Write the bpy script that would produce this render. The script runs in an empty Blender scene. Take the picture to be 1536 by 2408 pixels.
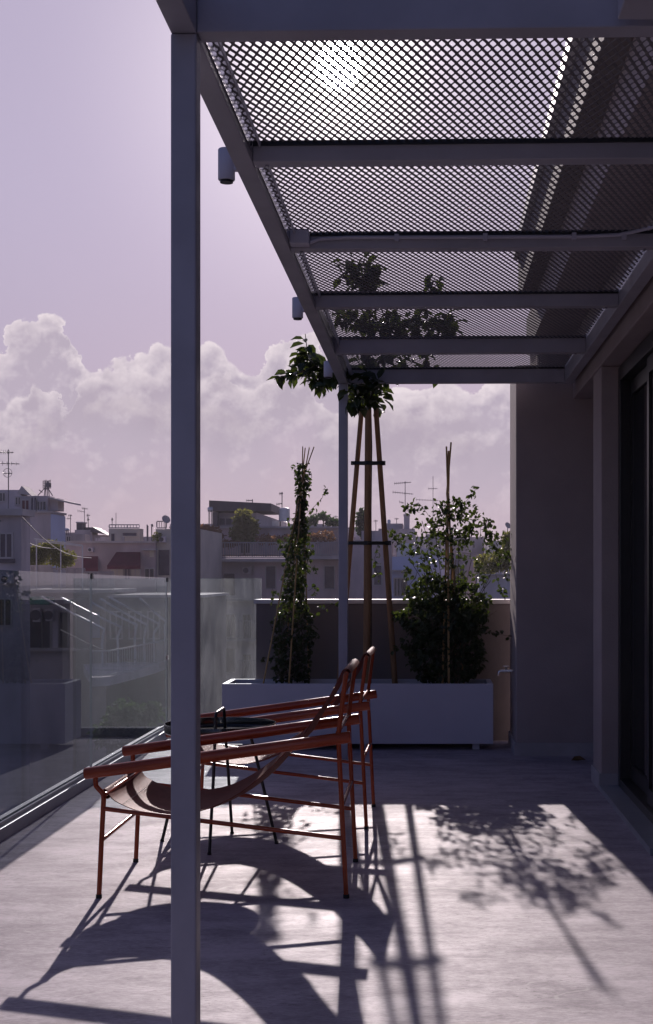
import bpy, math, random
from mathutils import Vector, Matrix, Quaternion, noise
R = random.Random(7)
sc = bpy.context.scene
col = sc.collection

# ------------------------------------------------------------------ camera
EYE = 1.15
F = 3200.0
cam_d = bpy.data.cameras.new('camera'); cam = bpy.data.objects.new('camera', cam_d); col.objects.link(cam)
cam.location = (0, 0, EYE); cam.rotation_euler = (math.radians(90), 0, 0)
cam_d.sensor_fit = 'VERTICAL'; cam_d.sensor_height = 36; cam_d.sensor_width = 36
cam_d.lens = 36*F/2408
cam_d.shift_x = -243/2408; cam_d.shift_y = 146/2408
cam_d.clip_start = 0.05; cam_d.clip_end = 6000
sc.camera = cam

def P(x, y, Y):                       # a photo position (1536 x 2408 frame) at distance Y -> point
    return Vector(((x-1011)/F*Y, Y, EYE+(1350-y)/F*Y))

# ------------------------------------------------------------------ light
SUN = Vector((-215, 3200, 1195)).normalized()
sd = bpy.data.lights.new('sun', 'SUN'); so = bpy.data.objects.new('sun', sd); col.objects.link(so)
sd.energy = 3.1; sd.angle = math.radians(0.46); sd.color = (1.0, 0.87, 0.85)
so.rotation_euler = SUN.to_track_quat('Z', 'Y').to_euler()
sc.view_settings.view_transform = 'Standard'; sc.view_settings.look = 'None'
sc.view_settings.exposure = 0.45; sc.view_settings.gamma = 1
try: sc.view_settings.use_curve_mapping = False
except Exception: pass

class NT:
    """tiny node expression helper"""
    def __init__(s, tree): s.t = tree; s.n = tree.nodes; s.l = tree.links
    def new(s, typ, **kw):
        n = s.n.new(typ)
        for k, v in kw.items(): setattr(n, k, v)
        return n
    def put(s, sock, v):
        if hasattr(v, 'is_linked') or hasattr(v, 'links'): s.l.new(v, sock)
        elif isinstance(v, (tuple, list)) and len(v) == 3 and sock.type == 'RGBA': sock.default_value = (*v, 1)
        else: sock.default_value = v
    def m(s, op, a, b=None, c=None, clamp=False):
        n = s.new('ShaderNodeMath', operation=op); n.use_clamp = clamp
        s.put(n.inputs[0], a)
        if b is not None: s.put(n.inputs[1], b)
        if c is not None: s.put(n.inputs[2], c)
        return n.outputs[0]
    def mix(s, f, a, b, bt='MIX'):
        n = s.new('ShaderNodeMix', data_type='RGBA', blend_type=bt)
        s.put(n.inputs[0], f); s.put(n.inputs[6], a); s.put(n.inputs[7], b); return n.outputs[2]
    def mr(s, v, a, b, c=0.0, d=1.0, smooth=True):
        n = s.new('ShaderNodeMapRange'); n.interpolation_type = 'SMOOTHSTEP' if smooth else 'LINEAR'
        s.put(n.inputs[0], v); s.put(n.inputs[1], a); s.put(n.inputs[2], b); s.put(n.inputs[3], c); s.put(n.inputs[4], d)
        return n.outputs[0]
    def noise(s, vec, scale, detail=4, rough=.55, dist=0.0):
        n = s.new('ShaderNodeTexNoise'); n.inputs['Scale'].default_value = scale
        n.inputs['Detail'].default_value = detail; n.inputs['Roughness'].default_value = rough
        n.inputs['Distortion'].default_value = dist
        if vec is not None: s.l.new(vec, n.inputs['Vector'])
        return n.outputs[0]
    def xyz(s, x, y, z):
        n = s.new('ShaderNodeCombineXYZ'); s.put(n.inputs[0], x); s.put(n.inputs[1], y); s.put(n.inputs[2], z); return n.outputs[0]

def build_world():
    w = bpy.data.worlds.new('World'); sc.world = w; w.use_nodes = True
    w.node_tree.nodes.clear(); N = NT(w.node_tree)
    out = N.new('ShaderNodeOutputWorld'); bg = N.new('ShaderNodeBackground')
    N.l.new(bg.outputs[0], out.inputs[0]); bg.inputs[1].default_value = 0.1
    sky = N.new('ShaderNodeTexSky', sky_type='NISHITA'); sky.sun_disc = False
    sky.sun_elevation = math.asin(SUN.z); sky.sun_rotation = math.atan2(SUN.x, SUN.y)
    sky.altitude = 100; sky.air_density = 1.0; sky.dust_density = 2.0; sky.ozone_density = 1.5
    tc = N.new('ShaderNodeTexCoord'); g = tc.outputs['Generated']
    sep = N.new('ShaderNodeSeparateXYZ'); N.l.new(g, sep.inputs[0]); x, y, z = sep.outputs
    ys = N.m('MAXIMUM', y, 0.02)
    u = N.m('DIVIDE', x, ys); v = N.m('DIVIDE', z, ys)
    # angle from sun
    dp = N.new('ShaderNodeVectorMath', operation='DOT_PRODUCT'); N.l.new(g, dp.inputs[0]); dp.inputs[1].default_value = SUN
    ang = N.m('ARCCOSINE', N.m('MINIMUM', dp.outputs['Value'], 1.0))
    # graded blue to lilac clear sky
    base = N.mix(1.0, sky.outputs[0], (0.42, 0.37, 0.56), 'MULTIPLY')
    # a bright veil of haze in the half of the sky around the sun
    veil_f = N.mr(ang, 0.5, 1.0, 1.0, 0.0)
    hz = N.mr(v, 0.0, 0.32)
    veil = N.mix(hz, (2.95, 2.45, 3.1), (3.3, 2.95, 4.05))
    core = N.m('POWER', N.mr(ang, 0.0, 0.22, 1.0, 0.0, False), 2.2)
    veil = N.mix(core, veil, (8.5, 7.8, 8.2))
    c = N.mix(N.m('MULTIPLY', veil_f, .93), base, veil)
    # ---- cumulus bank: stacked puffy layers, each with a hand-set skyline warped by noise
    lowf = N.noise(N.xyz(u, v, 4.4), 9.0, 2, .5)
    midf = N.noise(N.xyz(u, v, 1.4), 26.0, 6, .62)
    midf2 = N.noise(N.xyz(N.m('ADD', u, -.003), N.m('ADD', v, .006), 1.4), 26.0, 4, .62)
    vo = N.new('ShaderNodeTexVoronoi'); vo.feature = 'SMOOTH_F1'; vo.inputs['Scale'].default_value = 42; vo.inputs['Smoothness'].default_value = .25
    N.l.new(N.xyz(N.m('ADD', u, N.m('MULTIPLY', midf, .035)), N.m('ADD', v, N.m('MULTIPLY', lowf, .03)), 0.0), vo.inputs['Vector'])
    puff = N.m('SUBTRACT', .42, vo.outputs['Distance'])
    def layer(c, pts, seed, amp, rim_c, body_c, fade, soft, rimw, gate=None):
        fc = N.new('ShaderNodeFloatCurve'); cm = fc.mapping; cv = cm.curves[0]
        P_ = [((px-1011)/F*1.0, (1350-py)/F) for px, py in pts]
        umin, umax = -.40, .16
        while len(cv.points) < len(P_): cv.points.new(.5, .5)
        for i, (a, b) in enumerate(P_):
            cv.points[i].location = ((a-umin)/(umax-umin), b*4); cv.points[i].handle_type = 'AUTO'
        cm.update()
        uw = N.m('ADD', u, N.m('MULTIPLY', N.m('SUBTRACT', midf, .5), .06*seed))
        N.l.new(N.mr(uw, umin, umax, 0, 1, False), fc.inputs['Value'])
        top = N.m('DIVIDE', fc.outputs[0], 4.0)
        h = N.m('ADD', N.m('MULTIPLY', N.m('SUBTRACT', midf, .5), amp*3.0), N.m('MULTIPLY', puff, amp*1.3))
        d = N.m('SUBTRACT', N.m('ADD', top, h), v)
        mask = N.mr(d, 0.0, soft)
        rim = N.m('ADD', N.m('MULTIPLY', N.m('POWER', N.mr(d, 0.0, rimw, 1.0, 0.0, False), 2.0), .55), N.m('MULTIPLY', N.mr(d, 0.0, rimw*3.2, 1.0, 0.0, False), .55))
        rel = N.m('MULTIPLY', N.m('SUBTRACT', midf, midf2), 3.4)
        k = N.m('ADD', N.m('MULTIPLY', rim, .95), N.m('ADD', rel, N.m('MULTIPLY', puff, .7)), clamp=True)
        cc = N.mix(k, body_c, rim_c)
        f = N.m('MULTIPLY', mask, N.mr(d, rimw*.5, fade, 1.0, 0.0))
        if gate is not None: f = N.m('MULTIPLY', f, N.mr(lowf, gate, gate+.1))
        return N.mix(N.m('MULTIPLY', f, N.mr(y, .1, .3)), c, cc)
    rimc = (6.0, 5.3, 5.6); body = (3.55, 3.05, 3.7)
    c = layer(c, [(-150, 880), (-60, 850), (0, 800), (30, 750), (90, 726), (150, 740), (175, 800), (225, 862), (290, 842), (350, 830), (400, 812), (490, 812), (535, 838), (590, 862), (635, 822), (680, 784), (740, 770), (800, 880), (1000, 905), (1250, 890), (1450, 920)], 1.0, .012, rimc, body, .16, .0022, .012)
    c = layer(c, [(-150, 990), (0, 960), (60, 925), (95, 880), (140, 965), (175, 880), (230, 880), (270, 850), (330, 880), (400, 840), (480, 880), (530, 845), (590, 905), (640, 870), (700, 850), (770, 942), (860, 935), (1000, 930), (1130, 940), (1300, 930)], -1.2, .013, (5.5, 4.85, 5.2), (3.4, 2.9, 3.5), .075, .004, .013, .34)
    c = layer(c, [(-150, 1040), (60, 985), (120, 950), (170, 1000), (215, 925), (300, 925), (400, 935), (470, 925), (540, 950), (600, 975), (650, 990), (700, 955), (800, 955), (940, 960), (1080, 985), (1200, 965), (1400, 1000)], 1.6, .013, (4.5, 3.9, 4.3), (3.25, 2.75, 3.35), .05, .012, .02, .42)
    w.cycles.sampling_method = 'MANUAL'; w.cycles.sample_map_resolution = 512
    # the sun itself behind thin cloud
    disc = N.mr(ang, .0125, .0170, 1.0, 0.0)
    aur = N.m('POWER', N.mr(ang, .0, .10, 1.0, 0.0, False), 4.5)
    c2 = N.mix(1.0, c, N.mix(aur, (0, 0, 0), (120, 112, 108)), 'ADD')
    c2 = N.mix(1.0, c2, N.mix(disc, (0, 0, 0), (2400, 2300, 2200)), 'ADD')
    N.l.new(c2, bg.inputs[0])
build_world()

# ------------------------------------------------------------------ materials
def mat(name, base, rough=.6, metal=0, spec=.5, var=.14, vscale=6, bump=0, bscale=40, stretch=None, rvar=0, coat=0, translucent=None):
    m = bpy.data.materials.new(name); m.use_nodes = True; N = NT(m.node_tree)
    b = m.node_tree.nodes['Principled BSDF']; tc = N.new('ShaderNodeTexCoord'); o = tc.outputs['Object']
    if stretch:
        mp = N.new('ShaderNodeMapping'); mp.inputs['Scale'].default_value = stretch; N.l.new(o, mp.inputs[0]); o = mp.outputs[0]
    n = N.noise(o, vscale, 5, .6)
    lo = tuple(c*(1-var) for c in base); hi = tuple(min(1, c*(1+var)) for c in base)
    N.l.new(N.mix(N.mr(n, .3, .7), lo, hi), b.inputs['Base Color'])
    b.inputs['Roughness'].default_value = rough; b.inputs['Metallic'].default_value = metal
    b.inputs['Specular IOR Level'].default_value = spec
    if coat: b.inputs['Coat Weight'].default_value = coat; b.inputs['Coat Roughness'].default_value = .15
    if rvar: N.l.new(N.mr(N.noise(o, vscale*2.3, 5, .6), .3, .7, max(.02, rough-rvar), rough+rvar), b.inputs['Roughness'])
    if bump:
        bp = N.new('ShaderNodeBump'); bp.inputs['Strength'].default_value = bump; bp.inputs['Distance'].default_value = .01
        N.l.new(N.noise(o, bscale, 6, .6), bp.inputs['Height']); N.l.new(bp.outputs[0], b.inputs['Normal'])
    if translucent:
        tr = N.new('ShaderNodeBsdfTranslucent'); tr.inputs[0].default_value = (*translucent[:3], 1)
        mx = N.new('ShaderNodeMixShader'); mx.inputs[0].default_value = translucent[3]
        N.l.new(b.outputs[0], mx.inputs[1]); N.l.new(tr.outputs[0], mx.inputs[2])
        N.l.new(mx.outputs[0], m.node_tree.nodes['Material Output'].inputs[0])
    return m

def floor_mat():
    m = bpy.data.materials.new('trowelled_cement'); m.use_nodes = True; N = NT(m.node_tree)
    b = m.node_tree.nodes['Principled BSDF']; tc = N.new('ShaderNodeTexCoord'); o = tc.outputs['Object']
    def mp(s):
        q = N.new('ShaderNodeMapping'); q.inputs['Scale'].default_value = s; N.l.new(o, q.inputs[0]); return q.outputs[0]
    st = N.noise(mp((1.2, 3.4, 1)), 3.4, 12, .74, .15)           # long trowel strokes across
    cl = N.noise(mp((1, 1.4, 1)), 2.1, 10, .72, .1)
    fi = N.noise(mp((3, 11, 1)), 13, 8, .75, .1)
    k = N.m('ADD', N.m('MULTIPLY', st, .3), N.m('ADD', N.m('MULTIPLY', cl, .35), N.m('MULTIPLY', fi, .35)))
    c = N.mix(N.mr(k, .40, .60), (.28, .245, .275), (.52, .46, .515))
    # dark scuffs and pits
    sc_ = N.noise(mp((5, 14, 1)), 5.5, 9, .78, 1.0)
    scuff = N.mr(sc_, .555, .60)
    gate = N.mr(N.noise(mp((1, 1.6, 1)), 2.3, 4, .6), .46, .6)
    c = N.mix(N.m('MULTIPLY', N.m('MULTIPLY', scuff, gate), .6), c, (.16, .145, .15))
    # pale arcs left by the trowel
    wv = N.new('ShaderNodeTexWave', wave_type='RINGS', rings_direction='SPHERICAL'); wv.inputs['Scale'].default_value = .9
    wv.inputs['Distortion'].default_value = 14; wv.inputs['Detail'].default_value = 4; wv.inputs['Detail Scale'].default_value = 1.4
    N.l.new(mp((1, 1.8, 1)), wv.inputs['Vector'])
    arc = N.m('MULTIPLY', N.mr(wv.outputs[1], .985, 1.0), N.mr(N.noise(mp((1, 1, 1)), 3.1, 3), .52, .6))
    c = N.mix(N.m('MULTIPLY', arc, .22), c, (.72, .69, .70))
    N.l.new(c, b.inputs['Base Color'])
    N.l.new(N.mr(k, .38, .62, .70, .55), b.inputs['Roughness'])
    b.inputs['Specular IOR Level'].default_value = .085
    bp = N.new('ShaderNodeBump'); bp.inputs['Strength'].default_value = .22; bp.inputs['Distance'].default_value = .003
    gr = N.noise(mp((2, 5, 1)), 30, 5, .7)
    hgt = N.m('ADD', N.m('MULTIPLY', fi, .35), N.m('MULTIPLY', gr, .5))
    N.l.new(hgt, bp.inputs['Height']); N.l.new(bp.outputs[0], b.inputs['Normal'])
    return m

def glass_mat(name, tint, dust):
    m = bpy.data.materials.new(name); m.use_nodes = True; N = NT(m.node_tree); m.node_tree.nodes.clear()
    out = N.new('ShaderNodeOutputMaterial')
    tr = N.new('ShaderNodeBsdfTransparent'); tr.inputs[0].default_value = (*tint, 1)
    gl = N.new('ShaderNodeBsdfGlossy'); gl.inputs['Roughness'].default_value = .015; gl.inputs[0].default_value = (.80, .82, .84, 1)
    fr = N.new('ShaderNodeFresnel'); fr.inputs['IOR'].default_value = 1.52
    ge = N.new('ShaderNodeNewGeometry')
    f = N.m('MULTIPLY', fr.outputs[0], N.m('SUBTRACT', 1.0, ge.outputs['Backfacing']))
    tl = N.new('ShaderNodeBsdfTranslucent'); tl.inputs[0].default_value = (.8, .82, .84, 1)
    tc = N.new('ShaderNodeTexCoord'); mp = N.new('ShaderNodeMapping'); mp.inputs['Scale'].default_value = (3, 3, .7)
    N.l.new(tc.outputs['Object'], mp.inputs[0])
    d = N.m('MULTIPLY', N.mr(N.noise(mp.outputs[0], 4, 6, .65), .25, .75, .35, 1.5), dust)
    m1 = N.new('ShaderNodeMixShader'); N.l.new(d, m1.inputs[0]); N.l.new(tr.outputs[0], m1.inputs[1]); N.l.new(tl.outputs[0], m1.inputs[2])
    m2 = N.new('ShaderNodeMixShader'); N.l.new(f, m2.inputs[0]); N.l.new(m1.outputs[0], m2.inputs[1]); N.l.new(gl.outputs[0], m2.inputs[2])
    N.l.new(m2.outputs[0], out.inputs[0]); return m

M = dict(
    floor=floor_mat(),
    steel=mat('painted_steel', (.42, .41, .46), .42, .0, .5, .10, 3, .08, 60, rvar=.08),
    zinc=mat('galvanised_strip', (.55, .55, .60), .22, 1.0, .5, .12, 20),
    meshm=mat('mesh_steel', (.20, .19, .20), .65, 0, .5, .15, 30),
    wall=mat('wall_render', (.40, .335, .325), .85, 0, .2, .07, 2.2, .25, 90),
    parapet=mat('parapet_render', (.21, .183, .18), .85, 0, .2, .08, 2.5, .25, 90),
    cap=mat('parapet_cap', (.62, .60, .60), .6, 0, .4, .06, 5, .1, 50),
    white=mat('white_powder_coat', (.64, .62, .69), .45, 0, .4, .03, 3),
    lampm=mat('grey_powder_coat', (.55, .54, .62), .5, 0, .4, .03, 3),
    black=mat('black_frame', (.012, .012, .014), .35, 0, .5, .1, 5),
    blackg=mat('black_gloss_tray', (.010, .010, .012), .10, 0, .6, .1, 5),
    doorglass=mat('dark_door_glass', (.018, .017, .02), .05, 0, .6, .1, 2),
    terracotta=mat('terracotta_lacquer', (.38, .062, .017), .20, 0, .5, .10, 8, rvar=.05),
    leather=mat('brown_leather', (.19, .050, .036), .62, 0, .15, .14, 30, .35, 260, translucent=(.35, .10, .08, .06)),
    stitch=mat('stitching', (.55, .42, .38), .8),
    rubber=mat('rubber_foot', (.02, .02, .02), .7),
    curb=mat('curb_metal', (.34, .345, .37), .38, .2, .5, .08, 5, .1, 40),
    glass=glass_mat('balustrade_glass', (.70, .74, .755), .0005),
    glass2=glass_mat('dusty_balustrade_glass', (.80, .85, .86), .04),
    gedge=mat('polished_glass_edge', (.42, .48, .46), .12, 0, .8, .05, 5),
    bamboo=mat('bamboo_cane', (.42, .27, .11), .45, 0, .4, .22, 14, stretch=(1, 1, .35)),
    stake=mat('timber_stake', (.30, .17, .085), .7, 0, .3, .25, 12, .3, 60, stretch=(3, 3, .3)),
    bark=mat('bark', (.13, .10, .07), .85, 0, .2, .3, 30, .6, 80),
    strap=mat('black_strap', (.015, .018, .02), .6),
    soil=mat('soil', (.05, .035, .025), .95, 0, .2, .4, 30, .8, 60),
    leaf=mat('vine_leaf', (.018, .034, .012), .42, 0, .45, .5, 9, translucent=(.14, .20, .03, .2)),
    leaf2=mat('lemon_leaf', (.018, .034, .011), .40, 0, .5, .45, 9, translucent=(.13, .18, .02, .2)),
    dry=mat('dry_leaf', (.20, .13, .06), .8, 0, .3, .3, 20, translucent=(.3, .18, .05, .3)),
    chrome=mat('chrome', (.7, .7, .72), .12, 1, .5, .05, 5),
    pinkwall=mat('pinkish_render', (.50, .40, .40), .9, 0, .2, .26, .45, .2, 4, stretch=(1, 1, .35)),
    greywall=mat('weathered_render', (.46, .40, .41), .9, 0, .2, .32, .4, .2, 4, stretch=(1, 1, .3)),
    palewall=mat('pale_render', (.62, .55, .56), .9, 0, .2, .22, .5, .2, 4, stretch=(1, 1, .3)),
    bluewall=mat('pale_blue_render', (.50, .54, .70), .9, 0, .2, .08, .5),
    creamwall=mat('cream_render', (.58, .52, .44), .9, 0, .2, .1, .5),
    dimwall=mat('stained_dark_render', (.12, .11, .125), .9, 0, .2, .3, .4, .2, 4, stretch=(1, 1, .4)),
    slab=mat('balcony_slab', (.48, .43, .42), .85, 0, .2, .15, .8),
    shutter=mat('window_shutter', (.10, .085, .11), .7, 0, .3, .2, 1.5),
    pane=mat('window_pane', (.035, .035, .05), .12, 0, .6, .2, 1.5),
    maroon=mat('maroon_canvas', (.12, .022, .045), .9, 0, .2, .12, 1.2),
    darkroof=mat('dark_canopy', (.10, .085, .10), .7, 0, .3, .15, 1),
    rail=mat('railing_metal', (.33, .30, .31), .6, .3, .4, .15, 2),
    antenna=mat('antenna_metal', (.14, .13, .15), .5, .6, .5, .1, 2),
    bush=mat('terrace_bush_leaf', (.10, .12, .035), .6, 0, .3, .35, .8, translucent=(.30, .30, .06, .35)),
    bushred=mat('reddish_bush_leaf', (.13, .07, .04), .6, 0, .3, .35, .8, translucent=(.35, .18, .08, .3)),
    treem=mat('courtyard_leaf', (.045, .075, .035), .55, 0, .4, .4, .8, translucent=(.12, .22, .05, .25)),
    greencloth=mat('green_shade_cloth', (.01, .16, .11), .8, 0, .3, .3, 3),
    tankw=mat('tank_metal', (.62, .62, .66), .35, .4, .5, .1, 2),
    earth=mat('street_ground', (.09, .085, .085), .9, 0, .2, .25, .2),
    hill=mat('hill_scrub', (.16, .17, .20), .95, 0, .1, .3, .01),
    wire=mat('wire', (.30, .30, .32), .4, .6, .5, .1, 3),
    skirt=mat('cement_skirting', (.42, .39, .40), .7, 0, .3, .12, 5, .2, 50),
)

# ------------------------------------------------------------------ mesh helpers
class MB:
    def __init__(s): s.v = []; s.f = []; s.mi = []; s.mats = []
    def _m(s, m):
        if m is None: return 0
        if m not in s.mats: s.mats.append(m)
        return s.mats.index(m)
    def add(s, vs, fs, m=None):
        o = len(s.v); s.v += [tuple(v) for v in vs]; s.f += [tuple(i+o for i in f) for f in fs]; s.mi += [s._m(m)]*len(fs); return s
    def box(s, a, b, m=None, rz=0, piv=None):
        (x0, y0, z0), (x1, y1, z1) = a, b
        vs = [Vector(p) for p in ((x0,y0,z0),(x1,y0,z0),(x1,y1,z0),(x0,y1,z0),(x0,y0,z1),(x1,y0,z1),(x1,y1,z1),(x0,y1,z1))]
        if rz:
            pv = Vector(piv); rt = Matrix.Rotation(rz, 3, 'Z'); vs = [pv+rt@(v-pv) for v in vs]
        return s.add(vs, [(0,3,2,1),(4,5,6,7),(0,1,5,4),(1,2,6,5),(2,3,7,6),(3,0,4,7)], m)
    def tube(s, pts, r, n=10, m=None, caps=True):
        pts = [Vector(p) for p in pts]; rs = r if isinstance(r, (list, tuple)) else [r]*len(pts)
        o = len(s.v); up = None; rings = []
        for i, p in enumerate(pts):
            a = pts[max(0, i-1)]; b = pts[min(len(pts)-1, i+1)]; t = (b-a).normalized()
            if up is None:
                ref = Vector((0,0,1)) if abs(t.z) < .9 else Vector((1,0,0)); up = t.cross(ref).normalized()
            up = (up - t*up.dot(t)).normalized(); bi = t.cross(up)
            rings.append([p+(up*math.cos(2*math.pi*k/n)+bi*math.sin(2*math.pi*k/n))*rs[i] for k in range(n)])
        vs = [q for rg in rings for q in rg]; fs = []
        for i in range(len(pts)-1):
            for k in range(n):
                k2 = (k+1) % n; fs.append((i*n+k, i*n+k2, (i+1)*n+k2, (i+1)*n+k))
        if caps:
            fs.append(tuple(range(n-1, -1, -1))); fs.append(tuple((len(pts)-1)*n+k for k in range(n)))
        return s.add(vs, fs, m)
    def leaf(s, p, d, n, L, W, m=None, fold=.25, curl=.2):
        d = d.normalized(); n = (n-d*n.dot(d))
        n = n.normalized() if n.length > 1e-4 else d.orthogonal().normalized(); b = d.cross(n)
        up = n*(W*fold)
        pts = [p, p+d*L*.3+b*W*.42+up, p+d*L*.65+b*W*.44+up-n*L*curl*.2, p+d*L-n*L*curl, p+d*L*.65-b*W*.44+up-n*L*curl*.2, p+d*L*.3-b*W*.42+up, p+d*L*.5-n*L*curl*.1]
        return s.add(pts, [(0,1,6),(1,2,6),(2,3,6),(3,4,6),(4,5,6),(5,0,6)], m)
    def build(s, name, m=None, parent=None, smooth=False, bevel=0):
        me = bpy.data.meshes.new(name); me.from_pydata(s.v, [], s.f)
        ms = s.mats or [m]
        for q in ms: me.materials.append(q)
        if s.mats: me.polygons.foreach_set('material_index', s.mi)
        if smooth: me.polygons.foreach_set('use_smooth', [True]*len(me.polygons))
        me.update()
        o = bpy.data.objects.new(name, me); col.objects.link(o)
        if parent is not None: o.parent = parent; o.matrix_parent_inverse = Matrix.Translation(-parent.location) if parent.parent is None else parent.matrix_parent_inverse.copy() @ Matrix.Identity(4)
        if parent is not None and parent.parent is not None: o.matrix_parent_inverse = Matrix.Identity(4)
        if bevel:
            bv = o.modifiers.new('bevel', 'BEVEL'); bv.width = bevel; bv.segments = 2; bv.limit_method = 'ANGLE'
        if smooth:
            es = o.modifiers.new('edges', 'EDGE_SPLIT'); es.split_angle = math.radians(40)
        return o
# every empty stands at its thing's base; part meshes are authored in world space and moved by the parent inverse
def thing(name, label, cat, loc, group=None):
    o = bpy.data.objects.new(name, None); col.objects.link(o); o.location = loc; o.empty_display_size = .1
    o['label'] = label; o['category'] = cat
    if group: o['group'] = group
    return o
def tag(o, label, cat, group=None):
    o['label'] = label; o['category'] = cat
    if group: o['group'] = group
    return o
def struct(o): o['kind'] = 'structure'; return o

# ------------------------------------------------------------------ setting
XG = -1.875        # glass line on the left
YG = 9.70          # far glass line
struct(MB().box((-1.95, -4, -.30), (3.2, 9.78, 0), None).build('terrace_floor', M['floor']))
g = MB(); n = 40
gv = [(-3000+6000*i/n, -600+5600*j/n, -21.0) for j in range(n+1) for i in range(n+1)]
g.add(gv, [(j*(n+1)+i, j*(n+1)+i+1, (j+1)*(n+1)+i+1, (j+1)*(n+1)+i) for j in range(n) for i in range(n)])
struct(g.build('ground', M['earth']))
# far hill
hb = MB(); nx = 60
for j in range(13):
    for i in range(nx+1):
        X = -500+1200*i/nx; Y = 900+j*30
        h = math.sin(math.pi*j/12)*(26*math.exp(-((X-40)/120)**2)+9+7*noise.noise(Vector((X*.012, Y*.02, 1))))
        hb.v.append((X, Y, -21+h*1.15))
hb.f = [(j*(nx+1)+i, j*(nx+1)+i+1, (j+1)*(nx+1)+i+1, (j+1)*(nx+1)+i) for j in range(12) for i in range(nx)]; hb.mi = [0]*len(hb.f)
struct(hb.build('hill', M['hill'], smooth=True))

# parapet wall
pw = thing('parapet_wall', 'low rendered parapet wall with a pale cap, behind the white planter', 'wall', (-.3, 9.49, 0))
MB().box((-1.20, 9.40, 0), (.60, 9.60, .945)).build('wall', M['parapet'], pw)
MB().box((-1.215, 9.385, .945), (.62, 9.625, .974)).build('cap', M['cap'], pw, bevel=.004)

# house: the building on the right
hs = thing('house', 'rendered house wall with dark sliding doors along the right side of the terrace', 'building', (2.2, 5, 0))
MB().box((.545, 8.60, 0), (3.2, 9.25, 2.47)).build('end_wall', M['wall'], hs, bevel=.006)
MB().box((.68, 8.603, 2.472), (3.2, 9.247, 2.648)).build('end_wall_top', M['wall'], hs)
MB().box((.91, 7.23, 0), (1.30, 7.58, 2.255)).build('pier', M['wall'], hs, bevel=.006)
MB().box((.91, 4.10, 0), (1.30, 5.55, 2.255)).build('pier', M['wall'], hs, bevel=.006)
MB().box((.905, -4, 2.257), (3.2, 8.598, 2.648)).build('lintel', M['wall'], hs, bevel=.006)
MB().box((1.30, 7.582, 0), (3.2, 8.597, 2.253)).build('recess_wall', M['wall'], hs)
MB().box((1.32, -4, 0), (3.2, 7.578, 2.25)).build('inner_wall', M['doorglass'], hs)
# upper terrace slab, its fascia and a small lip
MB().box((.66, -4, 2.65), (3.3, 9.30, 2.886)).build('roof_slab', M['wall'], hs)
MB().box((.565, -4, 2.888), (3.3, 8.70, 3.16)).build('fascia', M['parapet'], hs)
MB().box((.535, -4, 3.162), (3.3, 8.72, 3.24)).build('roof_edge', M['cap'], hs)
for (a_, b_) in (((.533, 8.588, 0), (1.299, 8.599, .085)), ((.533, 8.601, 0), (.544, 9.25, .085)), ((.899, 7.218, 0), (1.30, 7.229, .09)), ((.899, 7.231, 0), (.909, 7.58, .09))):
    MB().box(a_, b_).build('skirting', M['skirt'], hs)
def slidedoor(y0, y1, nm):
    X = 1.0
    fr = MB()
    fr.box((X, y0, 0.02), (X+.10, y0+.07, 2.245)); fr.box((X, y1-.07, .02), (X+.10, y1, 2.245))
    fr.box((X, y0+.07, 2.17), (X+.10, y1-.07, 2.245)); fr.box((X, y0+.07, .02), (X+.10, y1-.07, .07))
    f = fr.build('door', M['black'], hs, bevel=.003)
    nS = 2; w = (y1-y0-.14)/nS
    for i in range(nS):
        a = y0+.07+i*w; b = a+w; q = MB(); xx = X+.02+.035*(i % 2)
        q.box((xx, a, .075), (xx+.03, a+.055, 2.165)); q.box((xx, b-.055, .075), (xx+.03, b, 2.165))
        q.box((xx, a+.055, 2.09), (xx+.03, b-.055, 2.165)); q.box((xx, a+.055, .075), (xx+.03, b-.055, .15))
        q.build('door_leaf', M['black'], f)
        MB().box((xx+.01, a+.055, .15), (xx+.02, b-.055, 2.09)).build('pane', M['doorglass'], f)
    return f
slidedoor(5.56, 7.225, 'a'); slidedoor(-3.5, 4.09, 'b')
MB().box((.90, 5.56, .0), (.999, 7.225, .03)).build('threshold', M['curb'], hs)

# ------------------------------------------------------------------ pergola
ZB = 2.33; XL = -.565; W = .056; XR = .885; ZM = 2.397
pg = thing('pergola', 'grey steel pergola roofed with expanded metal mesh beside the house', 'pergola', (.15, 5.7, 0))
def post(Y, name='post'):
    p = MB().box((XL, Y, .004), (XL+W, Y+.058, ZB-.001)).build('post', M['steel'], pg, bevel=.004)
    MB().box((XL-.01, Y-.01, 0), (XL+W+.01, Y+.068, .004)).build('base_plate', M['steel'], pg)
post(2.965); post(8.42)
MB().box((XL, .8, ZB), (XL+W, 8.48, ZB+.11)).build('side_beam', M['steel'], pg, bevel=.003)
MB().box((.832, 3.05, ZB+.002), (XR, 8.46, ZB+.105)).build('side_beam', M['steel'], pg, bevel=.003)
MB().box((.40, .8, ZB+.001), (.48, 2.90, ZB+.14)).build('side_beam', M['steel'], pg, bevel=.003)
SL = -.031
BY = [2.967, 3.90, 4.95, 6.03, 7.29, 8.42]
BH = [.14, .052, .054, .060, .083, .090]
ZMS = [2.388, 2.388, 2.393, 2.408, 2.424]
for i, (by, bh) in enumerate(zip(BY, BH)):
    xr = 1.02 if i == 0 else .831
    x0 = XL+W+.001
    v = []
    for (X, dy) in ((x0, 0), (xr, (xr-x0)*SL)):
        for (yy, zz) in ((0, .0015), (.06, .0015), (.06, bh), (0, bh)):
            v.append((X, by+dy+yy, ZB+zz))
    MB().add(v, [(0,3,2,1),(4,5,6,7),(0,1,5,4),(1,2,6,5),(2,3,7,6),(3,0,4,7)]).build('cross_beam', M['steel'], pg, bevel=.003)
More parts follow.
